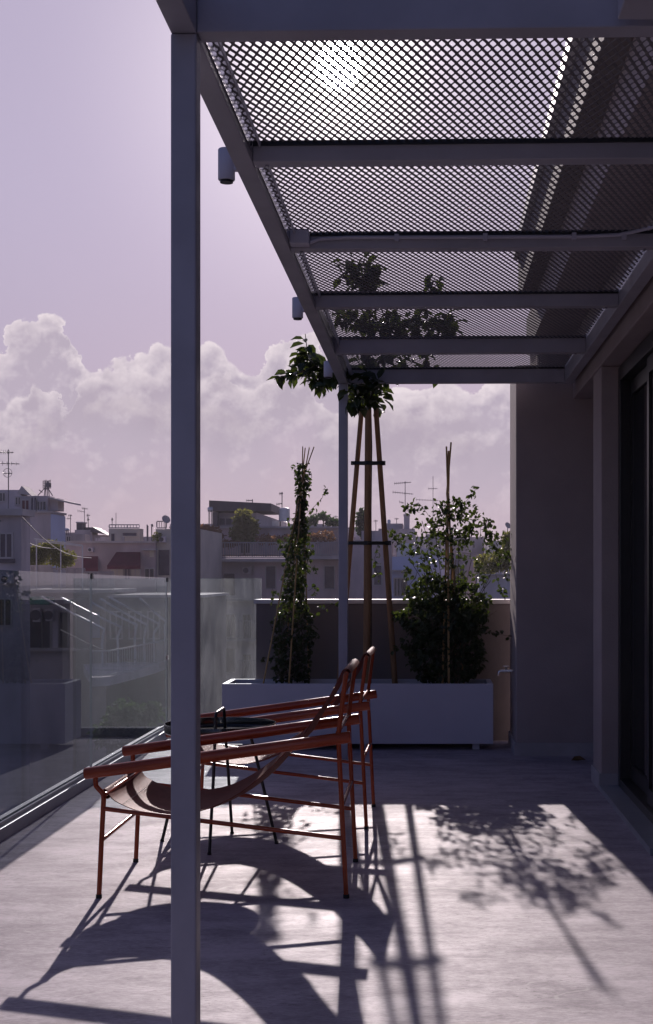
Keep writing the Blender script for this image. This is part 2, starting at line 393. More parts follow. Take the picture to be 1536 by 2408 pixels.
# bright galvanised strip inside the left beam and the flat bar that carries the mesh
for i in range(5):
    a = BY[i]+.075; b = BY[i+1]-.03
    MB().box((XL+W+.002, a, ZB+.020), (XL+W+.004, b, ZMS[i]-.005)).build('edge_strip', M['zinc'], pg)
    q = MB(); q.box((-.487, a-.012, ZB+.040), (-.483, b+.025, ZMS[i]-.004)); q.build('mesh_bar', M['steel'], pg)
# expanded metal panels: zigzag strands running along the pergola, ribbon cross-section tilted
def mesh_panel(y0, y1, xa, xb, ZM):
    pitch = .0119; LW = .0605; half = LW/2; bond = .0045; amp = pitch/2
    cx, cz = .0074, .0021; th = .0007
    nx_, nz_ = -cz/math.hypot(cx, cz)*th, cx/math.hypot(cx, cz)*th
    mb = MB(); nstr = int((xb-xa)/pitch)
    for k in range(nstr+1):
        X0 = xa+k*pitch; ph = k % 2; pts = []; j0 = math.floor(y0/half)-1; yy = j0*half
        j = j0
        while yy < y1+half:
            sgn = 1 if (j+ph) % 2 == 0 else -1
            for q in (-bond, bond):
                Yp = yy+q
                pts.append((X0+sgn*(amp-.0009), Yp))
            j += 1; yy = j*half
        # sheared ends follow the slanted cross beams
        ya = y0+(X0-xa)*SL; yb = y1+(X0-xa)*SL
        pp = [p for p in pts if ya <= p[1] <= yb]
        if len(pp) < 2: continue
        o = len(mb.v)
        for (X, Yp) in pp:
            for (a, b) in ((-1, -1), (1, -1), (1, 1), (-1, 1)):
                mb.v.append((X+a*cx/2+b*nx_, Yp, ZM+a*cz/2+b*nz_))
        for i in range(len(pp)-1):
            for e in range(4):
                e2 = (e+1) % 4
                mb.f.append((o+i*4+e, o+i*4+e2, o+(i+1)*4+e2, o+(i+1)*4+e)); mb.mi.append(0)
    return mb.build('mesh_panel', M['meshm'], pg)
for i in range(5):
    mesh_panel(BY[i]+(.02 if i else .0), BY[i+1]+.03, XL+W+.008, .828, ZMS[i])
# dark folded edge of the panels lying on each beam
for i in range(1, 6):
    q = MB(); by = BY[i]; x0 = XL+W+.002; xr = .83
    v = []
    for (X, dy) in ((x0, 0), (xr, (xr-x0)*SL)):
        for (yy, zz) in ((-.007, BH[i]-.006), (-.0015, BH[i]-.006), (-.0015, BH[i]+.008), (-.007, BH[i]+.008)):
            v.append((X, by+dy+yy, ZB+zz))
    MB().add(v, [(0,3,2,1),(4,5,6,7),(0,1,5,4),(1,2,6,5),(2,3,7,6),(3,0,4,7)]).build('panel_edge', M['black'], pg)
    # bolts
    for (bx_) in (-.47, .78):
        MB().tube([(bx_, by+.03+(bx_-x0)*SL, ZB-.004), (bx_, by+.03+(bx_-x0)*SL, ZB+.001)], .006, 8).build('bolt', M['zinc'], pg)

# conduit along the third beam and its box
by = BY[2]
cpts = [(-.44, by-.012, ZB+.02), (-.40, by-.014, ZB+.036), (-.3, by-.018, ZB+.040), (.2, by-.032, ZB+.038), (.55, by-.043, ZB+.037), (.68, by-.048, ZB+.042), (.74, by-.060, ZB+.052), (.79, by-.10, ZB+.055), (.822, by-.2, ZB+.06)]
cd = thing('conduit', 'thin grey electrical conduit clipped along the third cross beam of the pergola', 'conduit', (0, by-.02, ZB+.03))
MB().tube(cpts, .0065, 8).build('pipe', M['lampm'], cd, smooth=True)
for X in (-.12, .2, .52, .70):
    MB().box((X-.008, by+(X+.5)*SL-.020, ZB+.026), (X+.008, by+(X+.5)*SL-.002, ZB+.050)).build('clip', M['lampm'], cd)
jb = MB().box((-.505, by-.060, ZB+.008), (-.435, by-.004, ZB+.062)).build('junction_box', M['lampm'], bevel=.004)
tag(jb, 'small grey junction box at the left end of the third pergola beam', 'junction box')

# cylinder lamps on the outer face of the left beam
def lamp(Y, label):
    cx = XL-.046; t = thing('spot_lamp', label, 'lamp', (XL, Y, 2.37), 'cylinder lamps along the outer pergola beam')
    b = MB(); r = .0255
    b.tube([(cx, Y, 2.333), (cx, Y, 2.336), (cx, Y, 2.424), (cx, Y, 2.427)], [r-.002, r, r, r-.002], 28, caps=True)
    b.build('housing', M['lampm'], t, smooth=True)
    MB().tube([(cx, Y, 2.326), (cx, Y, 2.3325)], [r-.006, r-.005], 24).build('lens', M['black'], t)
    MB().box((cx+r-.003, Y-.012, 2.362), (XL-.001, Y+.012, 2.398)).build('bracket', M['lampm'], t)
lamp(4.09, 'grey cylinder lamp nearest the camera on the pergola beam, beside the big post')
lamp(6.29, 'middle grey cylinder lamp of the pergola beam, above the cloud edge')
lamp(8.17, 'farthest grey cylinder lamp on the pergola beam, among the lemon tree leaves')

# ------------------------------------------------------------------ glass balustrade
def balustrade():
    t = thing('glass_balustrade', 'frameless glass balustrade on a metal curb around the terrace edge', 'balustrade', (XG, 6, 0))
    cb = MB(); x0, x1 = -1.945, -1.838
    cb.box((x0, -2, 0), (x1, YG+.05, .058))
    cb.box((x1, YG-.05, 0), (-.99, YG+.05, .058))
    cb.build('curb', M['curb'], t, bevel=.004)
    ch = MB()
    ch.box((XG-.020, -2, .0585), (XG-.009, YG-.03, .075)); ch.box((XG+.009, -2, .0585), (XG+.020, YG-.03, .075))
    ch.build('channel', M['curb'], t)
    MB().box((XG-.004, -2, .0583), (XG+.009, YG-.05, .0592)).build('gasket', M['black'], t)
    def pane(a, b, za, zb, m, zl=.06):
        # a,b = (x,y) ends; glass slab with polished edges
        d = Vector((b[0]-a[0], b[1]-a[1], 0)).normalized(); nrm = Vector((-d.y, d.x, 0))*.006
        A = Vector((a[0], a[1], 0)); B = Vector((b[0], b[1], 0))
        vs = [A-nrm+Vector((0,0,zl)), B-nrm+Vector((0,0,zl)), B+nrm+Vector((0,0,zl)), A+nrm+Vector((0,0,zl)),
              A-nrm+Vector((0,0,za)), B-nrm+Vector((0,0,zb)), B+nrm+Vector((0,0,zb)), A+nrm+Vector((0,0,za))]
        q = MB(); q.add(vs, [(0,1,5,4),(2,3,7,6)], m); q.add(vs, [(0,3,2,1),(4,5,6,7),(1,2,6,5),(3,0,4,7)], M['gedge'])
        q.build('glass_panel', None, t)
    zt = lambda Y: 1.123+(YG-Y)*.0120
    ys = [-.6, 1.9, 4.62, 7.527, YG-.012]
    for i in range(4):
        a, b = ys[i]+.003, ys[i+1]-.003
        pane((XG, a), (XG, b), zt(a), zt(b), M['glass'])
    pane((XG+.008, YG), (-1.2, YG), 1.120, 1.120, M['glass2'])
    for (Y, z) in ((7.527, zt(7.527)-.004), (YG-.012, 1.115), (YG-.012, .56)):
        q = MB(); q.box((XG-.012, Y-.016, z-.022), (XG-.0065, Y+.016, z+.010)); q.box((XG+.0065, Y-.016, z-.022), (XG+.012, Y+.016, z+.010))
        q.build('glass_clip', M['chrome'] if z < 1 else M['black'], t)
balustrade()

# ------------------------------------------------------------------ planter
PF, PB, PX0, PX1, PZ = 8.88, 9.29, -1.357, .4135, .434
pl = thing('planter', 'long white metal planter box against the low parapet wall', 'planter', (-.46, 9.09, 0))
q = MB(); T = .022; z0 = .042
q.box((PX0, PF, z0), (PX1, PF+T, PZ)); q.box((PX0, PB-T, z0), (PX1, PB, PZ)); q.box((PX0, PF+T, z0), (PX0+T*1.6, PB-T, PZ)); q.box((PX1-T*1.6, PF+T, z0), (PX1, PB-T, PZ)); q.box((PX0+T*1.6, PF+T, z0), (PX1-T*1.6, PB-T, z0+.01))
q.build('box', M['white'], pl, bevel=.002)
sb = MB(); nn = 50
for j in range(9):
    for i in range(nn+1):
        X = PX0+.036+(PX1-PX0-.072)*i/nn; Y = PF+T+(PB-PF-2*T)*j/8
        sb.v.append((X, Y, .392+.014*noise.noise(Vector((X*14, Y*14, 0)))))
sb.f = [(j*(nn+1)+i, j*(nn+1)+i+1, (j+1)*(nn+1)+i+1, (j+1)*(nn+1)+i) for j in range(8) for i in range(nn)]; sb.mi = [0]*len(sb.f)
sb.build('soil', M['soil'], pl, smooth=True)
for X in (-1.23, -.46, .28):
    for Y in (PF+.05, PB-.07):
        MB().box((X, Y, 0), (X+.045, Y+.03, z0-.001)).build('foot', M['white'], pl)
PY = 9.10

# ------------------------------------------------------------------ plants
def rv(): return Vector((R.gauss(0,1), R.gauss(0,1), R.gauss(0,1))).normalized()
def round_leaf(mb, p, s, m=None, hang=.4):
    d = (rv()+Vector((0, 0, -hang))).normalized(); n_ = (rv()*.8+Vector((0, -.1, .8)))
    mb.leaf(p, d, n_, s*R.uniform(.75, 1.2), s*R.uniform(.65, .95), m, .22, .15)
def cane(t, a, b, r=.0045, bow=.01, name='cane', m='bamboo'):
    a, b = Vector(a), Vector(b); off = Vector((R.uniform(-bow, bow), R.uniform(-bow, bow), 0))
    pts = [a.lerp(b, k/10)+off*math.sin(math.pi*k/10) for k in range(11)]
    rr = [r*(1.12 if k % 3 == 0 else 1)*(1-.25*k/10) for k in range(11)]
    return MB().tube(pts, rr, 8).build(name, M[m], t, smooth=True)
def vine_stems(st, pts, r=.0018):
    st.tube(pts, r, 5, caps=False)
def spray(mb, st, pl_, n, s, jit=.018, YY=PY, dY=0.0):
    """a trailing shoot: thin stem along a polyline with leaves in pairs"""
    pts = [P(x, y, YY+dY*i/max(1, len(pl_)-1)) for i, (x, y) in enumerate(pl_)]
    sm = []
    for i in range(len(pts)-1):
        for k in range(4):
            sm.append(pts[i].lerp(pts[i+1], k/4)+rv()*.004)
    sm.append(pts[-1]); vine_stems(st, sm, .0016)
    for i in range(n):
        q = sm[min(len(sm)-1, int(R.random()*len(sm)))]
        round_leaf(mb, q+rv()*jit*.5, s)

# left climbing vine cone
v1 = thing('climbing_vine', 'slim cone of dark climbing vine on bamboo canes, left in the white planter', 'plant', (-.92, PY, .41))
tops = [(712, 1050), (718, 1053), (728, 1051), (739, 1050)]
feet = [(622, 1606, -.10), (684, 1606, -.14), (724, 1600, .10), (660, 1600, .12)]
for (tx, ty), (fx, fy, dy) in zip(tops, feet):
    a = Vector(((fx-1011)/F*PY, PY+dy, .40)); mid = P(712+R.uniform(-3, 3), 1130, PY+dy*.1); b = P(tx, ty, PY-dy*.08)
    pts = [a.lerp(mid, k/8) for k in range(8)]+[mid.lerp(b, k/3) for k in range(4)]
    MB().tube(pts, [.0055*(1-.03*k) for k in range(len(pts))], 8).build('cane', M['bamboo'], v1, smooth=True)
lf = MB(); st = MB()
for i in range(1800):
    t = R.random()**.8; y = 1090+t*510
    hw = 6+ (t**.85)*44 + 8*math.sin(t*17+1)
    cx = 712-30*t+4*math.sin(t*9)
    a = R.uniform(0, 2*math.pi); rr = math.sqrt(R.random()); rr = .35+.65*rr
    x = cx+hw*rr*math.cos(a); p = P(x, y, PY); p.y += hw/361*rr*math.sin(a)*.9
    round_leaf(lf, p, .030+.006*t)
for i in range(14):
    k0 = R.uniform(0, 6.28); pts = []
    for k in range(28):
        t = 1-k/28; a = k0+k*.5; hw = (7+42*t)*.7
        p = P(712-30*t+hw*math.cos(a), 1100+500*t, PY); p.y += hw/361*math.sin(a); pts.append(p)
    vine_stems(st, pts)
spray(lf, st, [(712, 1215), (735, 1195), (752, 1178), (764, 1160), (770, 1148)], 17, .030, .03)
spray(lf, st, [(710, 1330), (728, 1300), (738, 1290)], 9, .032, .03)
spray(lf, st, [(725, 1455), (748, 1440), (775, 1425), (797, 1418)], 15, .036, .03)
spray(lf, st, [(715, 1520), (735, 1505), (744, 1490)], 8, .03)
spray(lf, st, [(700, 1240), (680, 1215), (672, 1230)], 7, .03)
spray(lf, st, [(660, 1500), (640, 1475), (632, 1460)], 8, .03)
for sp_, n_ in (([(705, 1130), (692, 1112), (694, 1098)], 6), ([(722, 1140), (733, 1122), (731, 1108)], 5), ([(690, 1290), (668, 1278), (658, 1284)], 8), ([(725, 1390), (742, 1378), (739, 1398)], 8), ([(655, 1400), (640, 1385), (641, 1410)], 7), ([(735, 1500), (746, 1490), (740, 1512)], 6), ([(640, 1550), (622, 1545), (618, 1562)], 7), ([(728, 1345), (741, 1330), (744, 1348)], 6)):
    spray(lf, st, sp_, n_, .034, .03, PY+R.uniform(-.08, .08))
lf.build('leaves', M['leaf'], v1); st.build('stems', M['bark'], v1)

# right climbing vine bush
v2 = thing('climbing_vine', 'broad bushy climbing vine on bamboo canes, right in the white planter', 'plant', (.12, PY, .41))
for (tx, ty), (fx, dy) in zip([(1050, 1050), (1055, 1060), (1061, 1040), (1057, 1062)], [(1040, -.1), (1055, -.15), (1092, .1), (1075, .12)]):
    a = Vector(((fx-1011)/F*PY, PY+dy, .40)); mid = P(1053+R.uniform(-2, 2), 1160, PY+dy*.05); b = P(tx, ty, PY-dy*.05)
    pts = [a.lerp(mid, k/8) for k in range(8)]+[mid.lerp(b, k/3) for k in range(4)]
    MB().tube(pts, [.0075*(1-.02*k) for k in range(len(pts))], 8).build('cane', M['bamboo'], v2, smooth=True)
lf = MB(); st = MB()
blobs = [(1050, 1540, 92, 65, 1500), (1040, 1460, 95, 55, 1200), (1020, 1400, 62, 45, 520), (1095, 1430, 55, 60, 500), (1035, 1350, 50, 45, 260),
         (1060, 1290, 55, 45, 300), (1062, 1235, 52, 42, 380), (1055, 1195, 40, 25, 200), (1100, 1215, 35, 30, 140), (1130, 1250, 40, 25, 120),
         (960, 1275, 38, 26, 90), (985, 1300, 30, 34, 90), (1000, 1240, 32, 24, 90), (935, 1262, 20, 14, 24), (1165, 1285, 32, 26, 60), (1195, 1310, 22, 28, 40), (1110, 1350, 30, 40, 90), (1148, 1240, 16, 12, 24)]
for (cx, cy, rx, ry, n_) in blobs:
    n_ = int(n_*(1.0 if cy > 1390 else .46))
    for i in range(n_):
        a = R.uniform(0, 2*math.pi); rr = R.random()**.45
        # clumpy edge
        e = 1+.22*noise.noise(Vector((cx*.1+math.cos(a)*2, cy*.1+math.sin(a)*2, 3)))
        x = cx+rx*e*rr*math.cos(a); y = cy+ry*e*rr*math.sin(a)
        p = P(x, y, PY); p.y += R.uniform(-1, 1)*min(rx, 70)/361*.85*math.sqrt(max(0, 1-rr*rr*.8)); p.z = max(p.z, .43)
        round_leaf(lf, p, .037 if cy > 1390 else .034)
sprays2 = [[(985, 1205), (965, 1193), (955, 1192)], [(1010, 1215), (985, 1183), (962, 1192), (957, 1203)], [(1080, 1190), (1100, 1175), (1112, 1162), (1120, 1147)],
           [(1085, 1185), (1075, 1175), (1066, 1170)], [(1140, 1260), (1160, 1255), (1185, 1265), (1198, 1255)], [(1140, 1240), (1148, 1222), (1155, 1225)],
           [(1190, 1300), (1205, 1320), (1213, 1360), (1222, 1400), (1216, 1425), (1228, 1455), (1240, 1466)], [(1165, 1350), (1178, 1385), (1182, 1400)],
           [(985, 1320), (978, 1355), (962, 1380), (955, 1400)], [(950, 1290), (925, 1265), (918, 1250)], [(890, 1275), (882, 1310), (884, 1335), (890, 1360)],
           [(955, 1430), (935, 1440), (925, 1455)], [(1140, 1480), (1165, 1490), (1195, 1495), (1210, 1498)], [(1120, 1330), (1135, 1360), (1140, 1395)],
           [(955, 1500), (935, 1520), (925, 1540)], [(1170, 1290), (1195, 1300), (1210, 1330)], [(960, 1330), (955, 1350), (957, 1375)], [(1150, 1270), (1175, 1300), (1190, 1345), (1195, 1370)]]
for i, s_ in enumerate(sprays2):
    spray(lf, st, s_, 5+4*len(s_), .033, .03, PY+R.uniform(-.1, .1))
for i in range(26):
    x0 = 1055+R.uniform(-25, 30); x1 = R.uniform(955, 1175); y1 = R.uniform(1210, 1450)
    a = Vector(((x0-1011)/F*PY, PY+R.uniform(-.1, .1), .41)); b = P(x1, y1, PY+R.uniform(-.15, .15)); c_ = (a+b)/2+Vector((0, 0, .18))
    vine_stems(st, [a.lerp(c_, k/8).lerp(c_.lerp(b, k/8), k/8)+rv()*.006 for k in range(9)], .0022)
lf.build('leaves', M['leaf'], v2); st.build('stems', M['bark'], v2)

# lemon tree with its stakes
lt = thing('lemon_tree', 'young lemon tree with big glossy leaves growing up past the pergola corner', 'tree', P(866, 1600, PY+.02))
tr = MB()
root = Vector(((869-1011)/F*PY, PY+.03, .40))
trunk = [root, P(871, 1400, PY+.03), P(870, 1200, PY+.025), P(872, 1050, PY+.03), P(870, 960, PY), P(862, 915, PY), P(866, 860, PY-.02), P(870, 780, PY), P(868, 700, PY), P(856, 620, PY)]
tr.tube(trunk, [.013, .012, .012, .0115, .011, .0105, .009, .007, .005, .003], 10)
branches = [[P(866, 930, PY), P(820, 905, PY-.05), P(780, 885, PY-.06), P(740, 860, PY-.08), P(722, 820, PY-.08), P(718, 785, PY-.08)],
            [P(740, 862, PY-.08), P(700, 878, PY-.1), P(665, 885, PY-.12), P(645, 892, PY-.12)],
            [P(760, 872, PY-.06), P(745, 890, PY-.05), P(725, 905, PY-.03)],
            [P(866, 880, PY), P(900, 840, PY+.06), P(945, 790, PY+.1), P(1010, 750, PY+.12), P(1070, 738, PY+.12)],
            [P(900, 840, PY+.06), P(920, 800, PY-.1), P(905, 740, PY-.12), P(890, 720, PY-.1)],
            [P(868, 900, PY), P(895, 885, PY-.08), P(915, 900, PY-.1)],
            [P(945, 790, PY+.1), P(985, 800, PY), P(1030, 790, PY-.02)], [P(980, 772, PY+.1), P(1000, 840, PY), P(1025, 903, PY-.03)],
            [P(868, 700, PY), P(835, 650, PY-.05), P(815, 620, PY-.05)], [P(862, 650, PY), P(880, 640, PY+.1), P(888, 655, PY+.1)],
            [P(868, 780, PY), P(820, 745, PY+.1), P(790, 735, PY+.12)], [P(985, 745, PY+.1), P(1010, 690, PY), P(1022, 655, PY)],
            [P(866, 860, PY-.02), P(840, 820, PY-.12), P(830, 800, PY-.14)]]
for b_ in branches: tr.tube(b_, [.007*(1-.8*k/len(b_)) for k in range(len(b_))], 7)
tr.build('trunk', M['bark'], lt, smooth=True)
lf = MB()
def big_leaf(p, d=None):
    d = (d if d is not None else rv()); d = (d+rv()*.5+Vector((0, 0, -.25))).normalized()
    lf.leaf(p, d, Vector((0, -.3, 1))+rv()*.6, R.uniform(.075, .115), R.uniform(.042, .062), None, .18, .18)
for b_ in branches+[trunk[5:]]:
    for i in range(len(b_)-1):
        a, b = b_[i], b_[i+1]; L = (b-a).length
        for k in range(int(L*46)+1):
            big_leaf(a.lerp(b, R.random())+rv()*.015, (b-a).normalized()*.4+rv())
for i in range(70):
    a = R.uniform(0, 6.283); rr = R.random()**.5
    p = P(858+48*rr*math.cos(a), 922+46*rr*math.sin(a), 8.34+R.uniform(-.05, .03)); big_leaf(p)
tw = MB()
for (x_, y_) in ((825, 950), (850, 900), (890, 900), (905, 960), (870, 965)):
    tw.tube([P(868, 930, 9.05), P((868+x_)/2, (930+y_)/2, 8.6), P(x_, y_, 8.34)], [.005, .004, .002], 6)
tw.build('twigs', M['bark'], lt)
for (cx, cy, rx, ry, n_) in [(868, 915, 34, 34, 62), (850, 885, 50, 25, 40), (755, 878, 38, 32, 78), (725, 848, 24, 26, 36), (790, 890, 26, 18, 26), (845, 640, 48, 38, 62), (868, 670, 28, 22, 22), (1015, 765, 65, 24, 62), (920, 770, 60, 30, 75), (830, 745, 40, 22, 26),
                             (895, 950, 15, 20, 12), (1025, 655, 14, 12, 5), (900, 845, 60, 18, 30), (960, 850, 40, 12, 12), (680, 882, 20, 8, 10)]:
    for i in range(n_):
        a = R.uniform(0, 6.283); rr = R.random()**.5
        p = P(cx+rx*rr*math.cos(a), cy+ry*rr*math.sin(a), PY+R.uniform(-.14, .14)); big_leaf(p)
lf.build('crown', M['leaf2'], lt)
ts = thing('tree_stakes', 'tripod of round timber stakes strapped together around the lemon tree trunk', 'stakes', (-.4, PY, .41))
SK = [((797, 1606), (851, 958), .018, -.02), ((862, 1606), (866, 956), .0235, -.10), ((929, 1604), (884, 958), .0195, .08)]
def spt(k, y):
    (fx, fy), (tx, ty), r, dy = SK[k]; t = (fy-y)/(fy-ty)
    return P(fx+(tx-fx)*t, y, PY+dy*(1-.75*t))
for k in range(3):
    pts = [spt(k, y) for y in (1606, 1500, 1400, 1300, 1200, 1100, 1000, 958)]; pts[0].z = .40
    MB().tube(pts, [SK[k][2]*(1.03-.02*i) for i in range(8)], 14).build('stake', M['stake'], ts, smooth=True)
for y in (1089, 1277):
    a, b, c_ = (spt(k, y) for k in range(3)); q = MB(); L = a+Vector((-.022, 0, 0)); Rr = c_+Vector((.026, 0, 0))
    for off, yy in ((-.03, 'f'), (.03, 'b')):
        pts = [L+Vector((0, off*.4, 0)), Vector((b.x, b.y+off*.9-(.002 if off < 0 else -.02), b.z)), Rr+Vector((0, off*.4, 0))]
        v = []
        for p in pts:
            for dz in (-.011, .011):
                for dd in (0, .003 if off > 0 else -.003): v.append(p+Vector((0, dd, dz)))
        fs = []
        for i in range(2):
            o = i*4; fs += [(o, o+4, o+6, o+2), (o+1, o+3, o+7, o+5), (o+2, o+6, o+7, o+3), (o, o+1, o+5, o+4)]
        q.add(v, fs)
    q.tube([L+Vector((0, 0, -.012)), L+Vector((0, 0, .012))], .021, 10); q.tube([Rr+Vector((-.01, 0, -.014)), Rr+Vector((-.01, 0, .014))], .024, 10)
    q.tube([b+Vector((0, 0, -.013)), b+Vector((0, 0, .013))], .0265, 12)
    q.build('strap', M['strap'], ts)

# garden tap
tp = thing('garden_tap', 'small chrome garden tap on the side of the end wall, right of the planter', 'tap', (.52, 8.85, .52))
z = P(0, 1578, 8.85).z
MB().tube([(.546, 8.85, z), (.46, 8.85, z), (.450, 8.85, z-.004), (.446, 8.85, z-.030)], [.009, .009, .008, .007], 10).build('spout', M['chrome'], tp, smooth=True)
MB().tube([(.495, 8.85, z), (.495, 8.85, z+.028)], .006, 8).build('stem', M['chrome'], tp)
MB().box((.475, 8.842, z+.028), (.515, 8.858, z+.036)).build('handle', M['chrome'], tp, bevel=.002)
# dry leaf
dl = MB()
dl.leaf(Vector((.86, 8.30, .012)), Vector((1, .2, .1)), Vector((0, -.4, 1)), .10, .05, None, .3, .1); dl.leaf(Vector((.87, 8.31, .012)), Vector((.9, -.4, .0)), Vector((.1, 0, 1)), .07, .04, None, .3, -.1)
tag(dl.build('fallen_leaf', M['dry']), 'curled dry leaf lying on the floor by the end wall', 'leaf')

# ------------------------------------------------------------------ sling chairs
def make_chair(label):
    """local frame: x from front (negative) to back (positive, rear foot at 0), y from the near side to the far side"""
    t = thing('sling_chair', label, 'chair', (0, 0, 0), 'terracotta sling chairs')
    Wd = .606; r = .0088
    def lg(pts, rr=r, name='leg', foot=True):
        q = MB().tube(pts, rr, 14).build(name, M['terracotta'], t, smooth=True)
        if foot:
            p = Vector(pts[0]); f = MB().tube([p+Vector((0, 0, -.002)), p+Vector((0, 0, .012))], r+.0022, 12).build('foot_cap', M['rubber'], q)
        return q
    for y in (0, Wd):
        # front leg with the cranked arm support
        lg([(-.878, y, .002), (-.869, y, .20), (-.861, y, .352), (-.862, y, .366), (-.868, y, .376), (-.880, y, .388), (-.888, y, .398), (-.890, y, .412), (-.890, y, .44)], r, 'leg')
        # rear leg runs up into the backrest upright
        lg([(0, y, .002), (-.014, y, .28), (-.028, y, .565), (-.026, y, .60), (-.001, y, .795)], r, 'leg')
        yo = y+(.0 if y else 0)
        a = Vector((-.929, yo, .4415)); b = Vector((.016, yo, .572))
        d = (b-a).normalized()
        MB().tube([a, a+d*.002, a+d*.004, b-d*.004, b-d*.002, b], [.0185, .0203, .021, .021, .0203, .0185], 24).build('armrest', M['terracotta'], t, smooth=True)
        MB().tube([(-.866, y, .318), (-.011, y, .212)], .0082, 12).build('side_rail', M['terracotta'], t, smooth=True)
    for (p, nm) in (((-.869, .205), 'front_rail'), ((-.017, .322), 'rear_rail'), ((-.030, .587), 'rear_rail')):
        MB().tube([(p[0], 0, p[1]), (p[0], Wd, p[1])], .0082, 12).build(nm, M['terracotta'], t, smooth=True)
    MB().tube([(-.857, 0, .367), (-.857, Wd, .367)], .009, 12).build('sling_rod', M['terracotta'], t, smooth=True)
    MB().tube([(0, 0, .795), (0, Wd, .795)], .009, 12).build('sling_rod', M['terracotta'], t, smooth=True)
    # leather sling
    prof = [(.016, .797), (.010, .808), (-.002, .812), (-.014, .806), (-.022, .790), (-.061, .713), (-.120, .631), (-.161, .569), (-.223, .510), (-.263, .467), (-.303, .429), (-.383, .368), (-.455, .328), (-.529, .302), (-.638, .290), (-.741, .304), (-.796, .324), (-.838, .349), (-.858, .382), (-.870, .378), (-.875, .364), (-.866, .352), (-.850, .350)]
    ny = 14; y0, y1 = .022, Wd-.022
    g = MB(); th = .0028; top = []; n = len(prof)
    # resample smoothly
    pp = []
    for i in range(n-1):
        p0 = prof[max(0, i-1)]; p1 = prof[i]; p2 = prof[i+1]; p3 = prof[min(n-1, i+2)]
        for k in range(3):
            s = k/3
            pp.append(tuple(.5*((2*p1[j])+(-p0[j]+p2[j])*s+(2*p0[j]-5*p1[j]+4*p2[j]-p3[j])*s*s+(-p0[j]+3*p1[j]-3*p2[j]+p3[j])*s**3) for j in range(2)))
    pp.append(prof[-1])
    m_ = len(pp)
    for side in (0, 1):
        for i, (x, z) in enumerate(pp):
            a = pp[max(0, i-1)]; b = pp[min(m_-1, i+1)]; tx, tz = b[0]-a[0], b[1]-a[1]; L = math.hypot(tx, tz) or 1
            nx_, nz_ = -tz/L, tx/L
            s = i/(m_-1)
            belly = math.sin(math.pi*min(1, max(0, (s-.12)/.72)))**1.2
            for j in range(ny+1):
                v = j/ny; y = y0+(y1-y0)*v
                inset = .012*belly*(1-2*v)
                sag = .024*belly*math.sin(math.pi*v)+.003*noise.noise(Vector((x*9, y*9, 0)))*belly
                g.v.append((x+nx_*(sag+th/2*(1 if side else -1)), y+inset, z+nz_*(sag+th/2*(1 if side else -1))))
    def id_(s, i, j): return s*m_*(ny+1)+i*(ny+1)+j
    for i in range(m_-1):
        for j in range(ny):
            g.f.append((id_(0,i,j), id_(0,i,j+1), id_(0,i+1,j+1), id_(0,i+1,j))); g.f.append((id_(1,i,j), id_(1,i+1,j), id_(1,i+1,j+1), id_(1,i,j+1)))
        for j in (0, ny):
            q_ = (id_(0,i,j), id_(0,i+1,j), id_(1,i+1,j), id_(1,i,j)); g.f.append(q_ if j == 0 else q_[::-1])
    for i in (0, m_-1):
        for j in range(ny): g.f.append((id_(0,i,j), id_(1,i,j), id_(1,i,j+1), id_(0,i,j+1)))
    g.mi = [0]*len(g.f)
    s_ = g.build('sling', M['leather'], t, smooth=True)
    # stitched hems where the leather folds over the rods
    for (x, z) in ((-.800, .327), (-.050, .738)):
        q = MB()
        for k in range(48):
            ya = y0+.01+(y1-y0-.02)*k/48
            q.box((x-.0006, ya, z+.0015-.012*math.sin(math.pi*(k+.5)/48)*(.3 if x < -.5 else 0)), (x+.0006, ya+.006, z+.0032-.012*math.sin(math.pi*(k+.5)/48)*(.3 if x < -.5 else 0)))
        q.build('stitching', M['stitch'], s_)
    return t
def place(t, x, y, rz, sc_=1.0):
    t.location = (x, y, 0); t.rotation_euler = (0, 0, rz); t.scale = (sc_,)*3
def copy_tree(o, parent=None):
    c_ = o.copy(); col.objects.link(c_)
    if parent is not None: c_.parent = parent
    for ch in list(o.children): copy_tree(ch, c_)
    return c_
ch1 = make_chair('terracotta sling chair with brown leather seat, nearest the camera behind the big post')
ch2 = copy_tree(ch1); ch2['label'] = 'terracotta sling chair farther away, on the far side of the black table'
place(ch1, -.2965, 4.830, 0); place(ch2, -.286, 6.135, math.radians(-.8), .975)

# ------------------------------------------------------------------ tray table
tt = thing('tray_table', 'round black metal tray table on thin splayed legs between the two chairs', 'side table', (-.896, 5.82, 0))
TC = Vector((-.896, 5.82, 0)); r = .236
q = MB(); nseg = 72
prof = [(r-.035, .470), (r-.006, .474), (r, .480), (r+.001, .512), (r, .5145), (r-.003, .5145), (r-.004, .510), (r-.0055, .484), (r-.010, .4795), (0.0, .4795)]
for i, (rr, zz) in enumerate(prof):
    for k in range(nseg):
        a = 2*math.pi*k/nseg; q.v.append((TC.x+rr*math.cos(a), TC.y+rr*math.sin(a), zz))
for i in range(len(prof)-1):
    for k in range(nseg):
        k2 = (k+1) % nseg; q.f.append((i*nseg+k, i*nseg+k2, (i+1)*nseg+k2, (i+1)*nseg+k))
q.f.append(tuple(range(nseg-1, -1, -1))); q.mi = [0]*len(q.f)
q.build('tray', M['blackg'], tt, smooth=True)
rl = .0068
